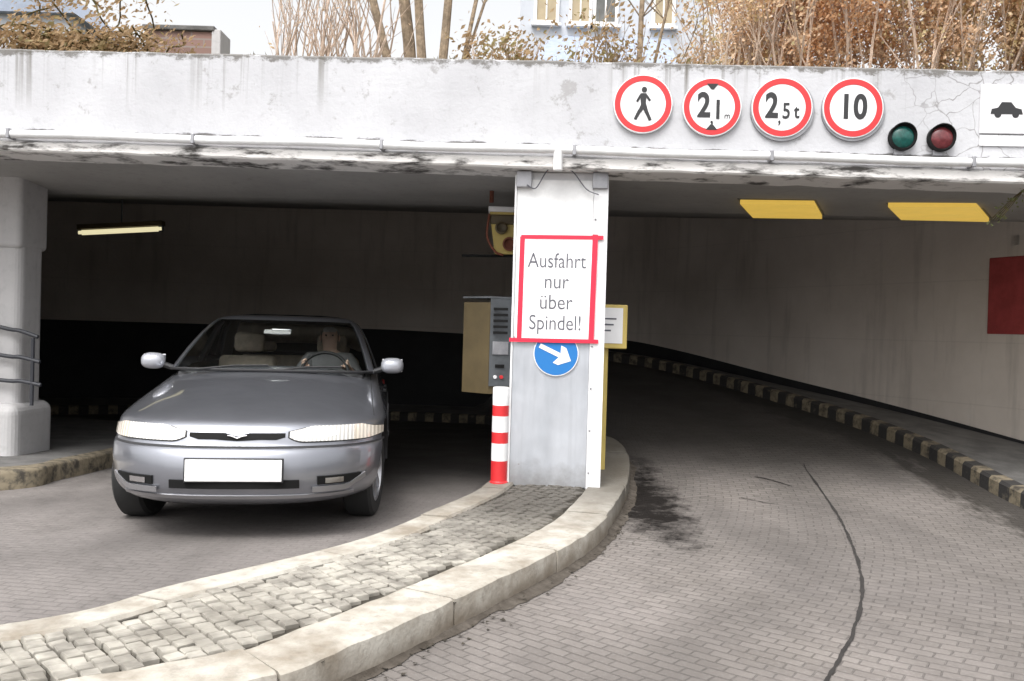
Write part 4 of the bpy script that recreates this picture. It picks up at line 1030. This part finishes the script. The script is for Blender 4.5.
for s in (-1, 1):
    hz = lambda x: .580+.026*max(0, (.38-abs(x))/.09)**2+.012*max(0, (abs(x)-.74)/.09)
    hz2 = lambda x: .664-.030*max(0, (.42-abs(x))/.13)-.030*max(0, (abs(x)-.70)/.13)
    patch('headlight_surround', (s*.285, s*.838), lambda x: hz(x)-.006, lambda x: hz2(x)+.005, M['plastic'], off=.002, nx=24)
    h = patch('headlight', (s*.295, s*.655), hz, hz2, M['lamp'], off=.008, nx=16)
    patch('bulb_reflector', (s*.40, s*.56), lambda x: .594+.02*abs(abs(x)-.48)/.08, lambda x: .650-.02*abs(abs(x)-.48)/.08, M['bulb'], parent=h, off=.0115, nx=10)
    patch('indicator', (s*.660, s*.832), hz, hz2, M['lamp2'], off=.008, nx=14)
pz = .425
MB().box((-.268, front_pt(0, pz).y-.022, pz-.062), (.268, front_pt(0, pz).y+.0, pz+.062), bev=.004).build('number_plate', M['plate'], car)
MB().box((-.276, front_pt(0, pz).y-.016, pz-.070), (.276, front_pt(0, pz).y+.006, pz+.070), bev=.004).build('plate_frame', M['plastic'], car)
for s in (-1, 1):
    pts = [front_pt(s*(.775-.05*k/10), .700+.225*k/10)+Vector((0, -.001, .0015)) for k in range(11)]
    MB().tube(pts, .0032, 6).build('bonnet_seam', M['plastic'], car, True)
# windscreen, side glass, roof
GL = [(.95, 1.50, 4.06, .765), (1.03, 1.64, 3.98, .738), (1.12, 1.80, 3.88, .704), (1.22, 2.0, 3.74, .662), (1.31, 2.18, 3.60, .612), (1.352, 2.28, 3.50, .575)]
RL = [(1.346, 2.262, 3.515, .583), (1.37, 2.33, 3.45, .555), (1.388, 2.45, 3.34, .51), (1.40, 2.62, 3.2, .42), (1.406, 2.8, 3.06, .28)]
GK = dict(nf=3.2, nr=3.2, lf=.42, lr=.42)
vs, fs = stack(smooth_levels(GL, 2), False, False, **GK)
gl = mesh_obj('windows', vs, fs, M['glass'], car, True)
vs, fs = stack(RL, False, True, **GK); MB().add(vs, fs).build('roof', M['paint'], car, True)
def gh(i, z, off=0):
    for a, b_ in zip(GL, GL[1:]):
        if z <= b_[0]: f_ = max(0, (z-a[0])/(b_[0]-a[0])); break
    L = [a[k]+(b_[k]-a[k])*f_ for k in (1, 2, 3)]
    r_ = ring(*L, **GK); n = len(r_); i0 = int(math.floor(i)) % n; f2 = i-math.floor(i)
    p = Vector(r_[i0]).lerp(Vector(r_[(i0+1) % n]), f2); c_ = Vector((0, 2.8)); d = (p-c_).normalized(); p = p+d*off
    return Vector((p.x, p.y, z))
nR = len(ring(1, 4, .7, **GK)); K = 18; Ks = 14
def pillar_strip(name, ia, ib, m_=M['paint'], z0=.945, z1=1.352, nz=10, slope=0):
    vs = []; fs = []; ni = 4
    for o_ in (.007, -.02):
        for j in range(nz+1):
            z = z0+(z1-z0)*j/nz
            for i in range(ni+1): vs.append(gh(ia+(ib-ia)*i/ni+slope*j/nz, z, o_))
    N_ = (nz+1)*(ni+1); q = lambda j, i, l=0: l*N_+j*(ni+1)+i
    for j in range(nz):
        for i in range(ni): fs += [(q(j, i), q(j, i+1), q(j+1, i+1), q(j+1, i)), (q(j, i, 1), q(j+1, i, 1), q(j+1, i+1, 1), q(j, i+1, 1))]
        fs += [(q(j, 0), q(j+1, 0), q(j+1, 0, 1), q(j, 0, 1)), (q(j, ni), q(j, ni, 1), q(j+1, ni, 1), q(j+1, ni))]
    return MB().add(vs, fs).build(name, m_, car, True)
pillar_strip('windscreen_pillar', 2*K-5.2, 2*K-2.4); pillar_strip('windscreen_pillar', 2.4, 5.2)
pillar_strip('door_pillar', 2*K+7, 2*K+8.2, M['plastic']); pillar_strip('door_pillar', nR-8.2, nR-7, M['plastic'])
pillar_strip('rear_pillar', 2*K+Ks+2, 2*K+Ks+7); pillar_strip('rear_pillar', nR-Ks-6.5, nR-Ks-1.5)
# window rubber at the base of the screen and wipers
MB().tube([gh(i, .955, .012) for i in range(4, 2*K-3)], .011, 6).build('screen_seal', M['plastic'], car, True)
for x0_ in (-.52, .02):
    MB().tube([Vector((x0_, 1.50, .955)), Vector((x0_+.25, 1.535, .985)), Vector((x0_+.50, 1.56, .992))], .008, 6).build('wiper', M['plastic'], car, True)
# door shut lines, handles and side moulding
for s in (-1, 1):
    for y_ in (1.62, 2.62, 3.42):
        MB().box((s*.868-.005, y_-.003, .30), (s*.868+.0055, y_+.003, .72)).build('door_seam', M['plastic'], car)
    MB().box((s*.8725-.012, 1.30, .50), (s*.8725+.008, 3.14, .545), bev=.006).build('side_moulding', M['plastic'], car)
    for y_ in (2.42, 3.20): MB().box((s*.835-.01, y_-.09, .77), (s*.835+.022, y_+.07, .80), bev=.006).build('door_handle', M['plastic'], car)
    # mirror
    mm = Matrix.Translation((s*.895, 1.80, 1.005)); bm = bmesh.new(); bmesh.ops.create_uvsphere(bm, u_segments=20, v_segments=12, radius=1)
    for v_ in bm.verts:
        c_ = v_.co; v_.co = Vector((math.copysign(abs(c_.x)**.75, c_.x)*.088, (c_.y if c_.y < 0 else c_.y*.5)*.075, math.copysign(abs(c_.z)**.75, c_.z)*.062))
    bm.transform(mm); q_ = MB(); q_.bm(bm); mo = q_.build('door_mirror', M['mirror_lit'], car, True)
    MB().box((s*.895-.08, 1.836, .955), (s*.895+.08, 1.842, 1.055), bev=.002).build('mirror_glass', M['chrome'], mo)
    MB().tube([(s*.75, 1.80, .955), (s*.84, 1.80, .985)], .022, 8).build('mirror_arm', M['plastic'], mo, True)
# wheels
for wy, s in WHEELS:
    wt = MB(); MX = Matrix.Translation((s*.745, wy, WR_)) @ Matrix.Rotation(R(90)*s, 4, 'Y')
    if wy < 2: MX = Matrix.Translation((s*.715, wy, WR_)) @ Matrix.Rotation(R(-9), 4, 'Z') @ Matrix.Rotation(R(90)*s, 4, 'Y')
    wt.lathe([(.19, -.09), (.28, -.092), (.300, -.075), (.305, -.04), (.305, .04), (.300, .075), (.28, .092), (.205, .094), (.198, .06)], 48, MX)
    wh = wt.build('wheel', M['rubber'], car, True)
    rb = MB(); rb.lathe([(.20, .03), (.203, .088), (.190, .090), (.182, .06), (.10, .055), (.06, .075), (.02, .078)], 40, MX)
    for k in range(7):
        a = 2*math.pi*k/7; rb.box((.05, -.020, .058), (.187, .020, .084), M=MX @ Matrix.Rotation(a, 4, 'Z'))
    rb.build('rim', M['alloy'], wh, True)
# rear: lamps, plate
for s in (-1, 1): MB().box((s*.45, 4.50, .66), (s*.84, 4.60, .80), bev=.02).build('tail_light', M['taillamp'], car)
# interior
MB().box((-.68, 1.60, .80), (.68, 1.98, .945), bev=.03).build('dashboard', M['plastic'], car, True)
def seat(x0, y0, w_=.27, head=True):
    s_ = MB(); s_.box((x0-w_, y0-.28, .36), (x0+w_, y0+.22, .52), bev=.05)
    s_.box((x0-w_*.92, -.06, 0), (x0+w_*.92, .07, .60), bev=.05, M=Matrix.Translation((0, y0+.22, .46)) @ Matrix.Rotation(R(-14), 4, 'X'))
    o = s_.build('seat', M['seat'], car, True)
    hx = [x0] if head else [x0-.36, x0+.36]
    for h_ in hx: MB().box((h_-.13, y0+.36, 1.075), (h_+.13, y0+.46, 1.25), bev=.04).build('headrest', M['seat'], o, True)
seat(-.36, 2.55); seat(.36, 2.55); seat(0, 3.45, .62, False)
MB().box((-.075, 2.14, 1.225), (.075, 2.165, 1.275), bev=.008).build('rear_view_mirror', M['chrome'], car, True)
sp_ = [gh(K-1.5+i*.6, 1.285, .004) for i in range(6)]
MB().add([Vector((x, 2.094+.0, 1.235)) for x in (-.13, .08)]+[Vector((x, 2.150, 1.268)) for x in (.08, -.13)]+[Vector((x, 2.10, 1.235)) for x in (-.13, .08)]+[Vector((x, 2.156, 1.268)) for x in (.08, -.13)],
         [(0, 1, 2, 3), (7, 6, 5, 4), (0, 4, 5, 1), (1, 5, 6, 2), (2, 6, 7, 3), (3, 7, 4, 0)]).build('windscreen_sticker', M['trim'], car)
sw = MB(); MXW = Matrix.Translation((.36, 2.06, .93)) @ Matrix.Rotation(R(62), 4, 'X')
sw.tube([MXW @ Vector((.185*math.cos(a*math.pi/16), .185*math.sin(a*math.pi/16), 0)) for a in range(33)], .014, 8)
for a in (0, 180, 270): sw.tube([MXW @ Vector((0, 0, -.01)), MXW @ Vector((.18*math.cos(R(a)), .18*math.sin(R(a)), 0))], .016, 6)
sw.build('steering_wheel', M['plastic'], car, True)
# place the car
YAW = R(8.0); cx, cy = -1.565, 5.12
car.rotation_mode = 'XYZ'; car.rotation_euler = (-.022, 0, YAW); car.location = (cx, cy, floor_z(cx-.1, cy+.2)-.003)
CARM = Matrix.Translation(car.location) @ car.rotation_euler.to_matrix().to_4x4()

# ---- driver (car coordinates; +x is the driver's side), one continuous skinned body
def skin_fig(name, nodes, edges, m_, root=0, sub=2):
    me = bpy.data.meshes.new(name); me.from_pydata([n[0] for n in nodes], edges, []); o = bpy.data.objects.new(name, me); C.objects.link(o)
    sk = o.modifiers.new('s', 'SKIN'); sk.use_smooth_shade = True
    for i, n in enumerate(nodes):
        r_ = n[1]; me.skin_vertices[0].data[i].radius = r_ if isinstance(r_, tuple) else (r_, r_)
    me.skin_vertices[0].data[root].use_root = True
    sb = o.modifiers.new('u', 'SUBSURF'); sb.levels = sub; sb.render_levels = sub
    bpy.context.view_layer.update(); m2 = bpy.data.meshes.new_from_object(o.evaluated_get(bpy.context.evaluated_depsgraph_get())); m2.name = name
    bpy.data.objects.remove(o); ob = bpy.data.objects.new(name, m2); C.objects.link(ob); m2.materials.clear(); m2.materials.append(m_)
    m2.polygons.foreach_set('use_smooth', [True]*len(m2.polygons)); return ob
DX = .36
N_ = []; E_ = []
def nd(p, r_, par_=None):
    N_.append(((p[0]+DX, p[1], p[2]), r_)); i = len(N_)-1
    if par_ is not None: E_.append((par_, i))
    return i
pel = nd((0, 2.62, .60), (.16, .13)); wa = nd((0, 2.65, .78), (.15, .11), pel); ch = nd((0, 2.66, .96), (.17, .115), wa); nk = nd((0, 2.645, 1.09), (.06, .06), ch)
hd0 = nd((0, 2.635, 1.15), (.062, .07), nk); hd1 = nd((0, 2.625, 1.215), (.078, .092), hd0); hd2 = nd((0, 2.63, 1.275), (.070, .085), hd1); hd3 = nd((0, 2.635, 1.30), (.04, .05), hd2)
for s in (-1, 1):
    sh = nd((s*.17, 2.64, 1.03), .062, ch); el = nd((s*.27, 2.46, .85), .044, sh); wr_ = nd((s*.185, 2.22, .955), .028, el); pm = nd((s*.165, 2.15, .985), (.036, .022), wr_)
    for k in range(4):
        oy = (k-1.5)*.019; f1 = nd((s*.165+oy*.4, 2.10-abs(oy)*.2, 1.012+oy*.9), .009, pm); f2 = nd((s*.175, 2.085, .998+oy*.9), .008, f1); nd((s*.185, 2.10, .985+oy*.9), .007, f2)
    th = nd((s*.135, 2.13, .975), .011, pm); nd((s*.13, 2.10, .99), .009, th)
    hp = nd((s*.10, 2.55, .58), .095, pel); kn = nd((s*.14, 2.17, .62), .065, hp); an_ = nd((s*.12, 1.88, .42), .045, kn); nd((s*.12, 1.80, .40), .04, an_)
drv = skin_fig('person', N_, E_, M['skin'], 0, 2)
tag(drv, 'grey-haired driver in a grey jacket, both hands on the steering wheel of the saloon', 'person')
# face details pushed into the continuous mesh
hc = Vector((DX, 2.625, 1.22))
for v_ in drv.data.vertices:
    c_ = v_.co
    if c_.z > 1.13 and abs(c_.x-DX) < .1:
        q = c_-hc
        if q.y < -.03:
            c_.y -= .020*math.exp(-((q.x/.014)**2+((q.z+.005)/.022)**2))        # nose
            for ex in (-.03, .03): c_.y += .010*math.exp(-(((q.x-ex)/.015)**2+((q.z-.018)/.012)**2))
            c_.y -= .006*math.exp(-((q.x/.025)**2+((q.z+.045)/.010)**2))
# jacket: shell over torso and arms cut from the body surface, plus trousers and hair
def shell(name, test, off, m_):
    me = drv.data; me.calc_loop_triangles(); keep = [p for p in me.polygons if test(p.center)]; idx = {}; vs = []; fs = []
    for p in keep:
        q = []
        for v_ in p.vertices:
            if v_ not in idx: idx[v_] = len(vs); vs.append(me.vertices[v_].co+me.vertices[v_].normal*off)
            q.append(idx[v_])
        fs.append(tuple(q))
    return mesh_obj(name, vs, fs, m_, drv, True)
shell('jacket', lambda c_: c_.z < 1.085 and c_.y > 2.25 and c_.z > .62 and not (c_.y < 2.4 and c_.z < .80), .009, M['shirt'])
shell('trousers', lambda c_: c_.z < .74 and not (c_.z > .66 and c_.y > 2.5), .007, M['ink'])
shell('hair', lambda c_: c_.z > 1.17 and ((c_.z > 1.268) or c_.y > 2.64), .010, M['hair'])
for s in (-1, 1):
    bm = bmesh.new(); bmesh.ops.create_uvsphere(bm, u_segments=10, v_segments=8, radius=.008); bm.transform(Matrix.Translation((DX+s*.029, 2.546, 1.238))); q_ = MB(); q_.bm(bm); q_.build('eye', M['ink'], drv, True)
    bm = bmesh.new(); bmesh.ops.create_uvsphere(bm, u_segments=10, v_segments=8, radius=1); bm.transform(Matrix.Translation((DX+s*.079, 2.64, 1.215)) @ Matrix.Diagonal((.010, .018, .030, 1))); q_ = MB(); q_.bm(bm); q_.build('ear', M['skin'], drv, True)
drv.rotation_mode = 'XYZ'; drv.location = car.location; drv.rotation_euler = car.rotation_euler

# ================================================================= ABOVE THE PARAPET
def leafmat(name, c1, c2, c3=None):
    m, g = raw(name, .75)
    c = g.mix(g.ramp(g.noise(g.obj, 26, 3), .35, .65), c1, c2)
    if c3: c = g.mix(g.math('MULTIPLY', g.ramp(g.noise(g.obj, 3.5, 4), .5, .62), .8), c, c3)
    g.l(c, g.b.inputs['Base Color'])
    tr = g.n('ShaderNodeBsdfTranslucent'); g.l(c, tr.inputs[0]); mx = g.n('ShaderNodeMixShader'); mx.inputs[0].default_value = .45
    o_ = [n for n in g.t.nodes if n.type == 'OUTPUT_MATERIAL'][0]; g.l(g.b.outputs[0], mx.inputs[1]); g.l(tr.outputs[0], mx.inputs[2]); g.l(mx.outputs[0], o_.inputs[0])
    return m
M['beech'] = leafmat('dry_orange_leaves', (.62, .35, .17), (.80, .55, .35), (.76, .62, .46))
M['beech2'] = leafmat('dry_tan_leaves', (.66, .44, .27), (.78, .60, .43), (.62, .54, .28))
M['drygrass'] = leafmat('dry_grass', (.34, .22, .11), (.48, .34, .20), (.30, .27, .12))
M['moss'] = leafmat('moss', (.10, .085, .03), (.22, .17, .06))
M['ivy'] = leafmat('ivy', (.16, .20, .08), (.30, .30, .14))
def twig_grow(b, p, d, L, r_, depth, spread=.5, n=3, tips=None, up=.15, kids=(2, 4)):
    pts = [p]; q = p.copy(); dd = d.normalized()
    for i in range(n):
        dd = (dd+Vector((random.uniform(-1, 1), random.uniform(-1, 1), random.uniform(-.6, 1)*1))*.10+Vector((0, 0, up*.2))).normalized(); q = q+dd*L/n; pts.append(q.copy())
    b.tube(pts, [r_*(1-.45*i/n) for i in range(n+1)], 5 if r_ < .02 else 8)
    if tips is not None: tips += pts[1:]
    if depth > 0:
        for k in range(random.randint(*kids)):
            j = random.randint(1, n); nd_ = (dd+Vector((random.uniform(-1, 1), random.uniform(-1, 1), random.uniform(-.3, .8)))*spread).normalized()
            twig_grow(b, pts[j], nd_, L*random.uniform(.5, .75), r_*.5, depth-1, spread, n, tips, up, kids)
def leaf(b, p, s):
    a = Vector((random.gauss(0, 1), random.gauss(0, 1), random.gauss(0, 1))).normalized(); c_ = a.orthogonal().normalized()
    e = a.cross(c_); b.add([p-c_*s, p+e*s*.45, p+c_*s, p-e*s*.45+a*s*.15], [(0, 1, 2, 3)])
def bush(name, label, cat, x0, x1, y0, y1, ztop, nleaf, lm, tm, stems=18, ls=.028, group=None, clump=.5):
    cx, cyy = (x0+x1)/2, (y0+y1)/2; zb = terr_z(cx, cyy)
    t = empty(name, (cx, cyy, zb), 0, label=label, cat=cat, group=group)
    b = MB(); tips = []; hh = ztop-zb
    for i in range(stems):
        p = Vector((random.uniform(x0-cx, x1-cx), random.uniform(y0-cyy, y1-cyy), -.05)); L = hh*random.uniform(.55, .85)
        twig_grow(b, p, Vector((random.uniform(-.25, .25), random.uniform(-.25, .25), 1)), L, .012*random.uniform(.7, 1.4), 2, .55, 4, tips)
    b.build('twigs', tm, t)
    if nleaf:
        b = MB(); tries = 0; cnt = 0
        while cnt < nleaf and tries < nleaf*4:
            tries += 1; tp = random.choice(tips); p = tp+Vector((random.gauss(0, .08), random.gauss(0, .08), random.gauss(0, .09)))
            if noise.noise((p+Vector((cx, cyy, 0)))*2.6) < -clump+.25: continue
            leaf(b, p, ls*random.uniform(.6, 1.4)); cnt += 1
        b.build('leaves', lm, t)
    return t
random.seed(11)
# beech hedge on the right : separate shrubs
for (xa, xb, lm, n, zt_, lab) in ((1.5, 2.3, 'beech2', 7000, 4.3, 'thin bare tan shrub above the height and weight signs'),
                              (2.25, 3.3, 'beech', 30000, 4.9, 'dense orange brown hedge shrub above the 10 sign'),
                              (3.2, 4.2, 'beech2', 30000, 5.0, 'dense paler tan hedge shrub above the green signal lamp'),
                              (4.1, 5.4, 'beech2', 26000, 4.9, 'tan hedge shrub above the car pictogram sign at the right edge')):
    bush('hedge_shrub', lab, 'shrub', xa, xb, 7.3, 8.5, zt_, n, M[lm], M['bark2'], 26, .021, 'dry hedge shrubs above the parapet')
# bare pinkish twig shrub, left of centre
bush('bare_shrub', 'bare fine-twigged shrub above the left opening, left of the multi-stem tree', 'shrub', -2.15, -1.2, 7.5, 8.3, 4.3, 120, M['beech2'], M['bark2'], 26, .02)
bush('low_shrub', 'low ochre shrub at the parapet edge just right of the multi-stem tree', 'shrub', -.55, .35, 7.3, 7.9, 3.62, 1500, M['drygrass'], M['bark2'], 12, .025)
bush('low_shrub', 'small olive and orange shrub in front of the pale building windows', 'shrub', .6, 1.25, 7.4, 8.0, 3.75, 900, M['drygrass'], M['bark'], 10, .025)
# thin tree by the building
def tree(name, label, base, stems, mt, hgt, leaves=0, lm=None, kids=(3, 5)):
    t = empty(name, base, 0, label=label, cat='tree'); b = MB(); tips = []
    for (dx, dy, lean, r_) in stems:
        b2 = MB(); pts = []; p = Vector((dx, dy, -.1)); d = Vector((lean, random.uniform(-.08, .08), 1)).normalized(); n = 9
        for i in range(n+1):
            pts.append(p.copy()); d = (d+Vector((random.uniform(-.05, .05), random.uniform(-.05, .05), .02))).normalized(); p = p+d*hgt/n
        b.tube(pts, [r_*(1-.6*i/n) for i in range(n+1)], 9)
        for i in range(3, n+1):
            for k in range(random.randint(*kids)):
                s = random.choice((-1, 1)); twig_grow(tips and b2 or b2, pts[i], Vector((s*random.uniform(.3, 1), random.uniform(-.6, .6), random.uniform(.5, 1.2))), hgt*.22, r_*.24, 2, .5, 3, tips)
        bb = b2
        b2.build('branches', mt, t, True)
    b.build('trunk', mt, t, True)
    if leaves:
        bl = MB()
        for i in range(leaves): leaf(bl, random.choice(tips)+Vector((random.gauss(0, .05), random.gauss(0, .05), random.gauss(0, .05))), .03)
        bl.build('leaves', lm, t)
bp_ = P(424, 56, 7.7)
tree('bare_tree', 'bare multi-stem tree with brown stems fanning up behind the parapet, left of the pillar', (bp_.x, 7.7, terr_z(0, 7.7)),
     [(-.16, 0, -.26, .042), (-.09, .12, -.10, .062), (.02, -.05, -.03, .046), (.10, .05, .08, .044), (.20, 0, .28, .022), (.12, .1, .42, .015)], M['bark'], 3.6)
tp_ = P(640, 40, 7.9)
tree('slim_tree', 'slim orange-brown leafed tree in front of the pale building', (tp_.x, 7.9, terr_z(0, 7.9)), [(0, 0, -.02, .028), (.05, .04, .05, .016)], M['bark'], 3.2, 260, M['drygrass'])
# dry creeper heap on the left end of the parapet with arching stems
random.seed(5)
for (xa, xb, lab, nn_) in ((-4.9, -3.55, 'ochre dry creeper heap over the parapet at the far left', 9000), (-3.75, -3.05, 'dry creeper with mossy arching stems beside the low brick wall', 6000)):
    t = empty('dry_creeper', ((xa+xb)/2, 7.0, terr_z(0, 7)), 0, label=lab, cat='shrub'); b = MB(); bl = MB(); cxx = (xa+xb)/2
    for i in range(34):
        x = random.uniform(xa, xb)-cxx; h_ = random.uniform(.40, .53); dxx = random.uniform(-.5, .5)
        if i % 9 == 0: h_ = random.uniform(.75, .92)
        pts = [Vector((x+dxx*k/6, random.uniform(0, .5)*(k > 0), h_*math.sin(math.pi*.52*k/6)*1.0)) for k in range(7)]
        pts = catmull(pts, 3); b.tube(pts, .007, 5)
        for k in range(nn_//34): leaf(bl, random.choice(pts)*1.0+Vector((random.gauss(0, .10), random.gauss(0, .08), random.gauss(-.04, .05))), .022*random.uniform(.6, 1.5))
    b.build('stems', M['moss'], t, True); bl.build('leaves', M['drygrass'], t)
# low brick wall
a, b_ = P(146, 30, 8.6), P(212, 32, 8.6)
def brickmat():
    m, g = raw('brickwork', .9); b = g.n('ShaderNodeTexBrick'); b.inputs['Scale'].default_value = 1; b.inputs['Brick Width'].default_value = .24; b.inputs['Row Height'].default_value = .075; b.inputs['Mortar Size'].default_value = .008
    b.inputs['Color1'].default_value = (.25, .155, .13, 1); b.inputs['Color2'].default_value = (.19, .12, .10, 1); b.inputs['Mortar'].default_value = (.24, .20, .18, 1)
    g.l(g.scalev(g.obj, (1, 1, 1), (R(90), 0, 0)), b.inputs['Vector']); g.l(b.outputs[0], g.b.inputs['Base Color']); return m
bw = empty('brick_wall', ((a.x+b_.x)/2, 8.6, terr_z(0, 8.6)-.1), 0, label='low reddish brown brick wall behind the parapet at the left', cat='wall'); hl = (b_.x-a.x)/2
MB().box((-hl, 0, 0), (hl, .25, a.z-bw.location.z)).build('brickwork', brickmat(), bw)
MB().box((-hl-.03, -.03, a.z-bw.location.z+.001), (hl+.03, .28, a.z-bw.location.z+.05), bev=.01).build('coping', M['walk'], bw)
MB().box((hl+.002, -.02, 0), (hl+.09, .28, a.z-bw.location.z+.02), bev=.01).build('end_post', M['pier'], bw)

# ---- pale building behind (about 24 m away)
BY = 24.0
def bpt(px, py, Y=BY): return P(px, py, Y)
x0_, x1_ = bpt(520, 20).x, bpt(705, 20).x; zg = 3.9
bd = empty('pale_building', ((x0_+x1_)/2, BY, zg), 0, label='pale grey rendered building with white framed windows behind the shrubs', cat='building')
cxb = (x0_+x1_)/2; zs = bpt(600, 27).z; ztop = 13.0
MB().box((x0_-cxb, 0, -.5), (x1_-cxb, 9, ztop-zg)).build('wall', M['wallfar'], bd)
for k, (pa, pb, mt_) in enumerate(((537, 556, 'tancurtain'), (572, 589, 'tancurtain'), (596, 615, 'glassfar'), (655, 672, 'tancurtain'))):
    for lv in (0, 1):
        xa, xb = bpt(pa, 10).x-cxb, bpt(pb, 10).x-cxb; za = zs-zg+.12+lv*3.2; zb_ = za+1.9
        f_ = MB(); fw = .085
        for q in (((xa-fw, za-fw), (xb+fw, za)), ((xa-fw, zb_), (xb+fw, zb_+fw)), ((xa-fw, za), (xa, zb_)), ((xb, za), (xb+fw, zb_))): f_.box((q[0][0], -.07, q[0][1]), (q[1][0], -.002, q[1][1]))
        wn = f_.build('window', M['white'], bd)
        MB().box((xa, -.03, za), (xb, -.0025, zb_)).build('pane', M[mt_], wn)
        MB().box(((xa+xb)/2-.02, -.055, za), ((xa+xb)/2+.02, -.031, zb_)).build('glazing_bar', M['white'], wn)
        MB().box((xa-.14, -.16, za-fw-.07), (xb+.14, -.002, za-fw-.001)).build('sill', M['white'], wn)
# lean-to slate roof on its front
xa, xb = bpt(505, 40, 21).x-cxb, bpt(690, 40, 21).x-cxb; ze = bpt(560, 58, 21).z-zg
MB().add([(xa, -3.2, ze-.9), (xb, -3.2, ze-.9), (xb, -.003, zs-zg-.25), (xa+1.2, -.003, zs-zg-.25), (xa, -3.2, ze-1.05), (xb, -3.2, ze-1.05), (xb, -.003, zs-zg-.42), (xa+1.2, -.003, zs-zg-.42)],
         [(0, 1, 2, 3), (7, 6, 5, 4), (0, 4, 5, 1), (1, 5, 6, 2), (2, 6, 7, 3), (3, 7, 4, 0)]).build('roof', M['slate'], bd)
MB().box((xa+.1, -3.1, -.5), (xb-.1, -.003, ze-1.0)).build('lower_wall', M['wallfar'], bd)
# hazy pale house at the far left
hx0, hx1 = P(-60, 20, 32).x, P(70, 20, 32).x; hc_ = (hx0+hx1)/2
hb_ = empty('distant_house', (hc_, 32, 4), 0, label='pale distant house at the far left beyond the creeper', cat='building'); hw = (hx1-hx0)/2; he = P(10, 14, 32).z-4
MB().box((-hw, 0, -1), (hw, 7, he)).build('wall', M['wallfar'], hb_)
MB().prism([(-hw-.3, he+.001), (hw+.3, he+.001), (0, he+2.4)], -.3, 7.3).build('roof', M['slate'], hb_)
# trailing ivy at the right edge under the beam
iv = P(1016, 192, 6.35); t = empty('trailing_plant', (iv.x, iv.y, iv.z), 0, label='thin greenish plant trailing under the beam at the right edge', cat='plant'); b = MB(); bl = MB()
random.seed(2)
for k in range(4):
    pts = catmull([(.16, .03, .30), (.10+.02*k, -.03, .12), (.02, .02*k-.02, -.02), (-.10-.02*k, .03, -.20)], 5); b.tube(pts, .003, 5)
    for q in range(24): leaf(bl, random.choice(pts)+Vector((random.gauss(0, .025), random.gauss(0, .02), random.gauss(0, .025))), .018)
b.build('stems', M['moss'], t, True); bl.build('leaves', M['ivy'], t)
# moss tufts and grass along the top of the parapet
random.seed(9); b = MB()
for i in range(900):
    u_ = random.uniform(-5.2, 5.0)
    if noise.noise(Vector((u_*1.7, 0, 3))) < -.05: continue
    p = FW(u_, random.uniform(.01, .22), z_top(u_)-.012); h_ = random.uniform(.012, .05)
    d = Vector((random.uniform(-.02, .02), random.uniform(-.03, .02), h_)); s = random.uniform(.003, .008)
    b.add([p+Vector((-s, 0, 0)), p+Vector((s, 0, 0)), p+d], [(0, 1, 2)])
b.build('moss_growth', M['moss'], None, kind='stuff', label='dry moss and tiny grass along the top edge of the parapet', cat='moss')
# dead leaves and grit lying in the gutter by the island kerb
random.seed(4); b = MB()
for i in range(260):
    j = random.randint(30, int(len(KS)*.5)); p = KS[j]-INW[j]*abs(random.gauss(.02, .05)); x, y = p.x, p.y
    if y > 8: continue
    z = floor_z(x, y)+.004; s = random.uniform(.006, .016); a = random.uniform(0, 6.28)
    b.add([(x+s*math.cos(a+k*2.1), y+s*math.sin(a+k*2.1), z+random.uniform(0, .008)) for k in range(3)], [(0, 1, 2)])
b.build('gutter_litter', M['soil'], None, kind='stuff', label='grit and dead leaf scraps along the foot of the island kerb', cat='litter')
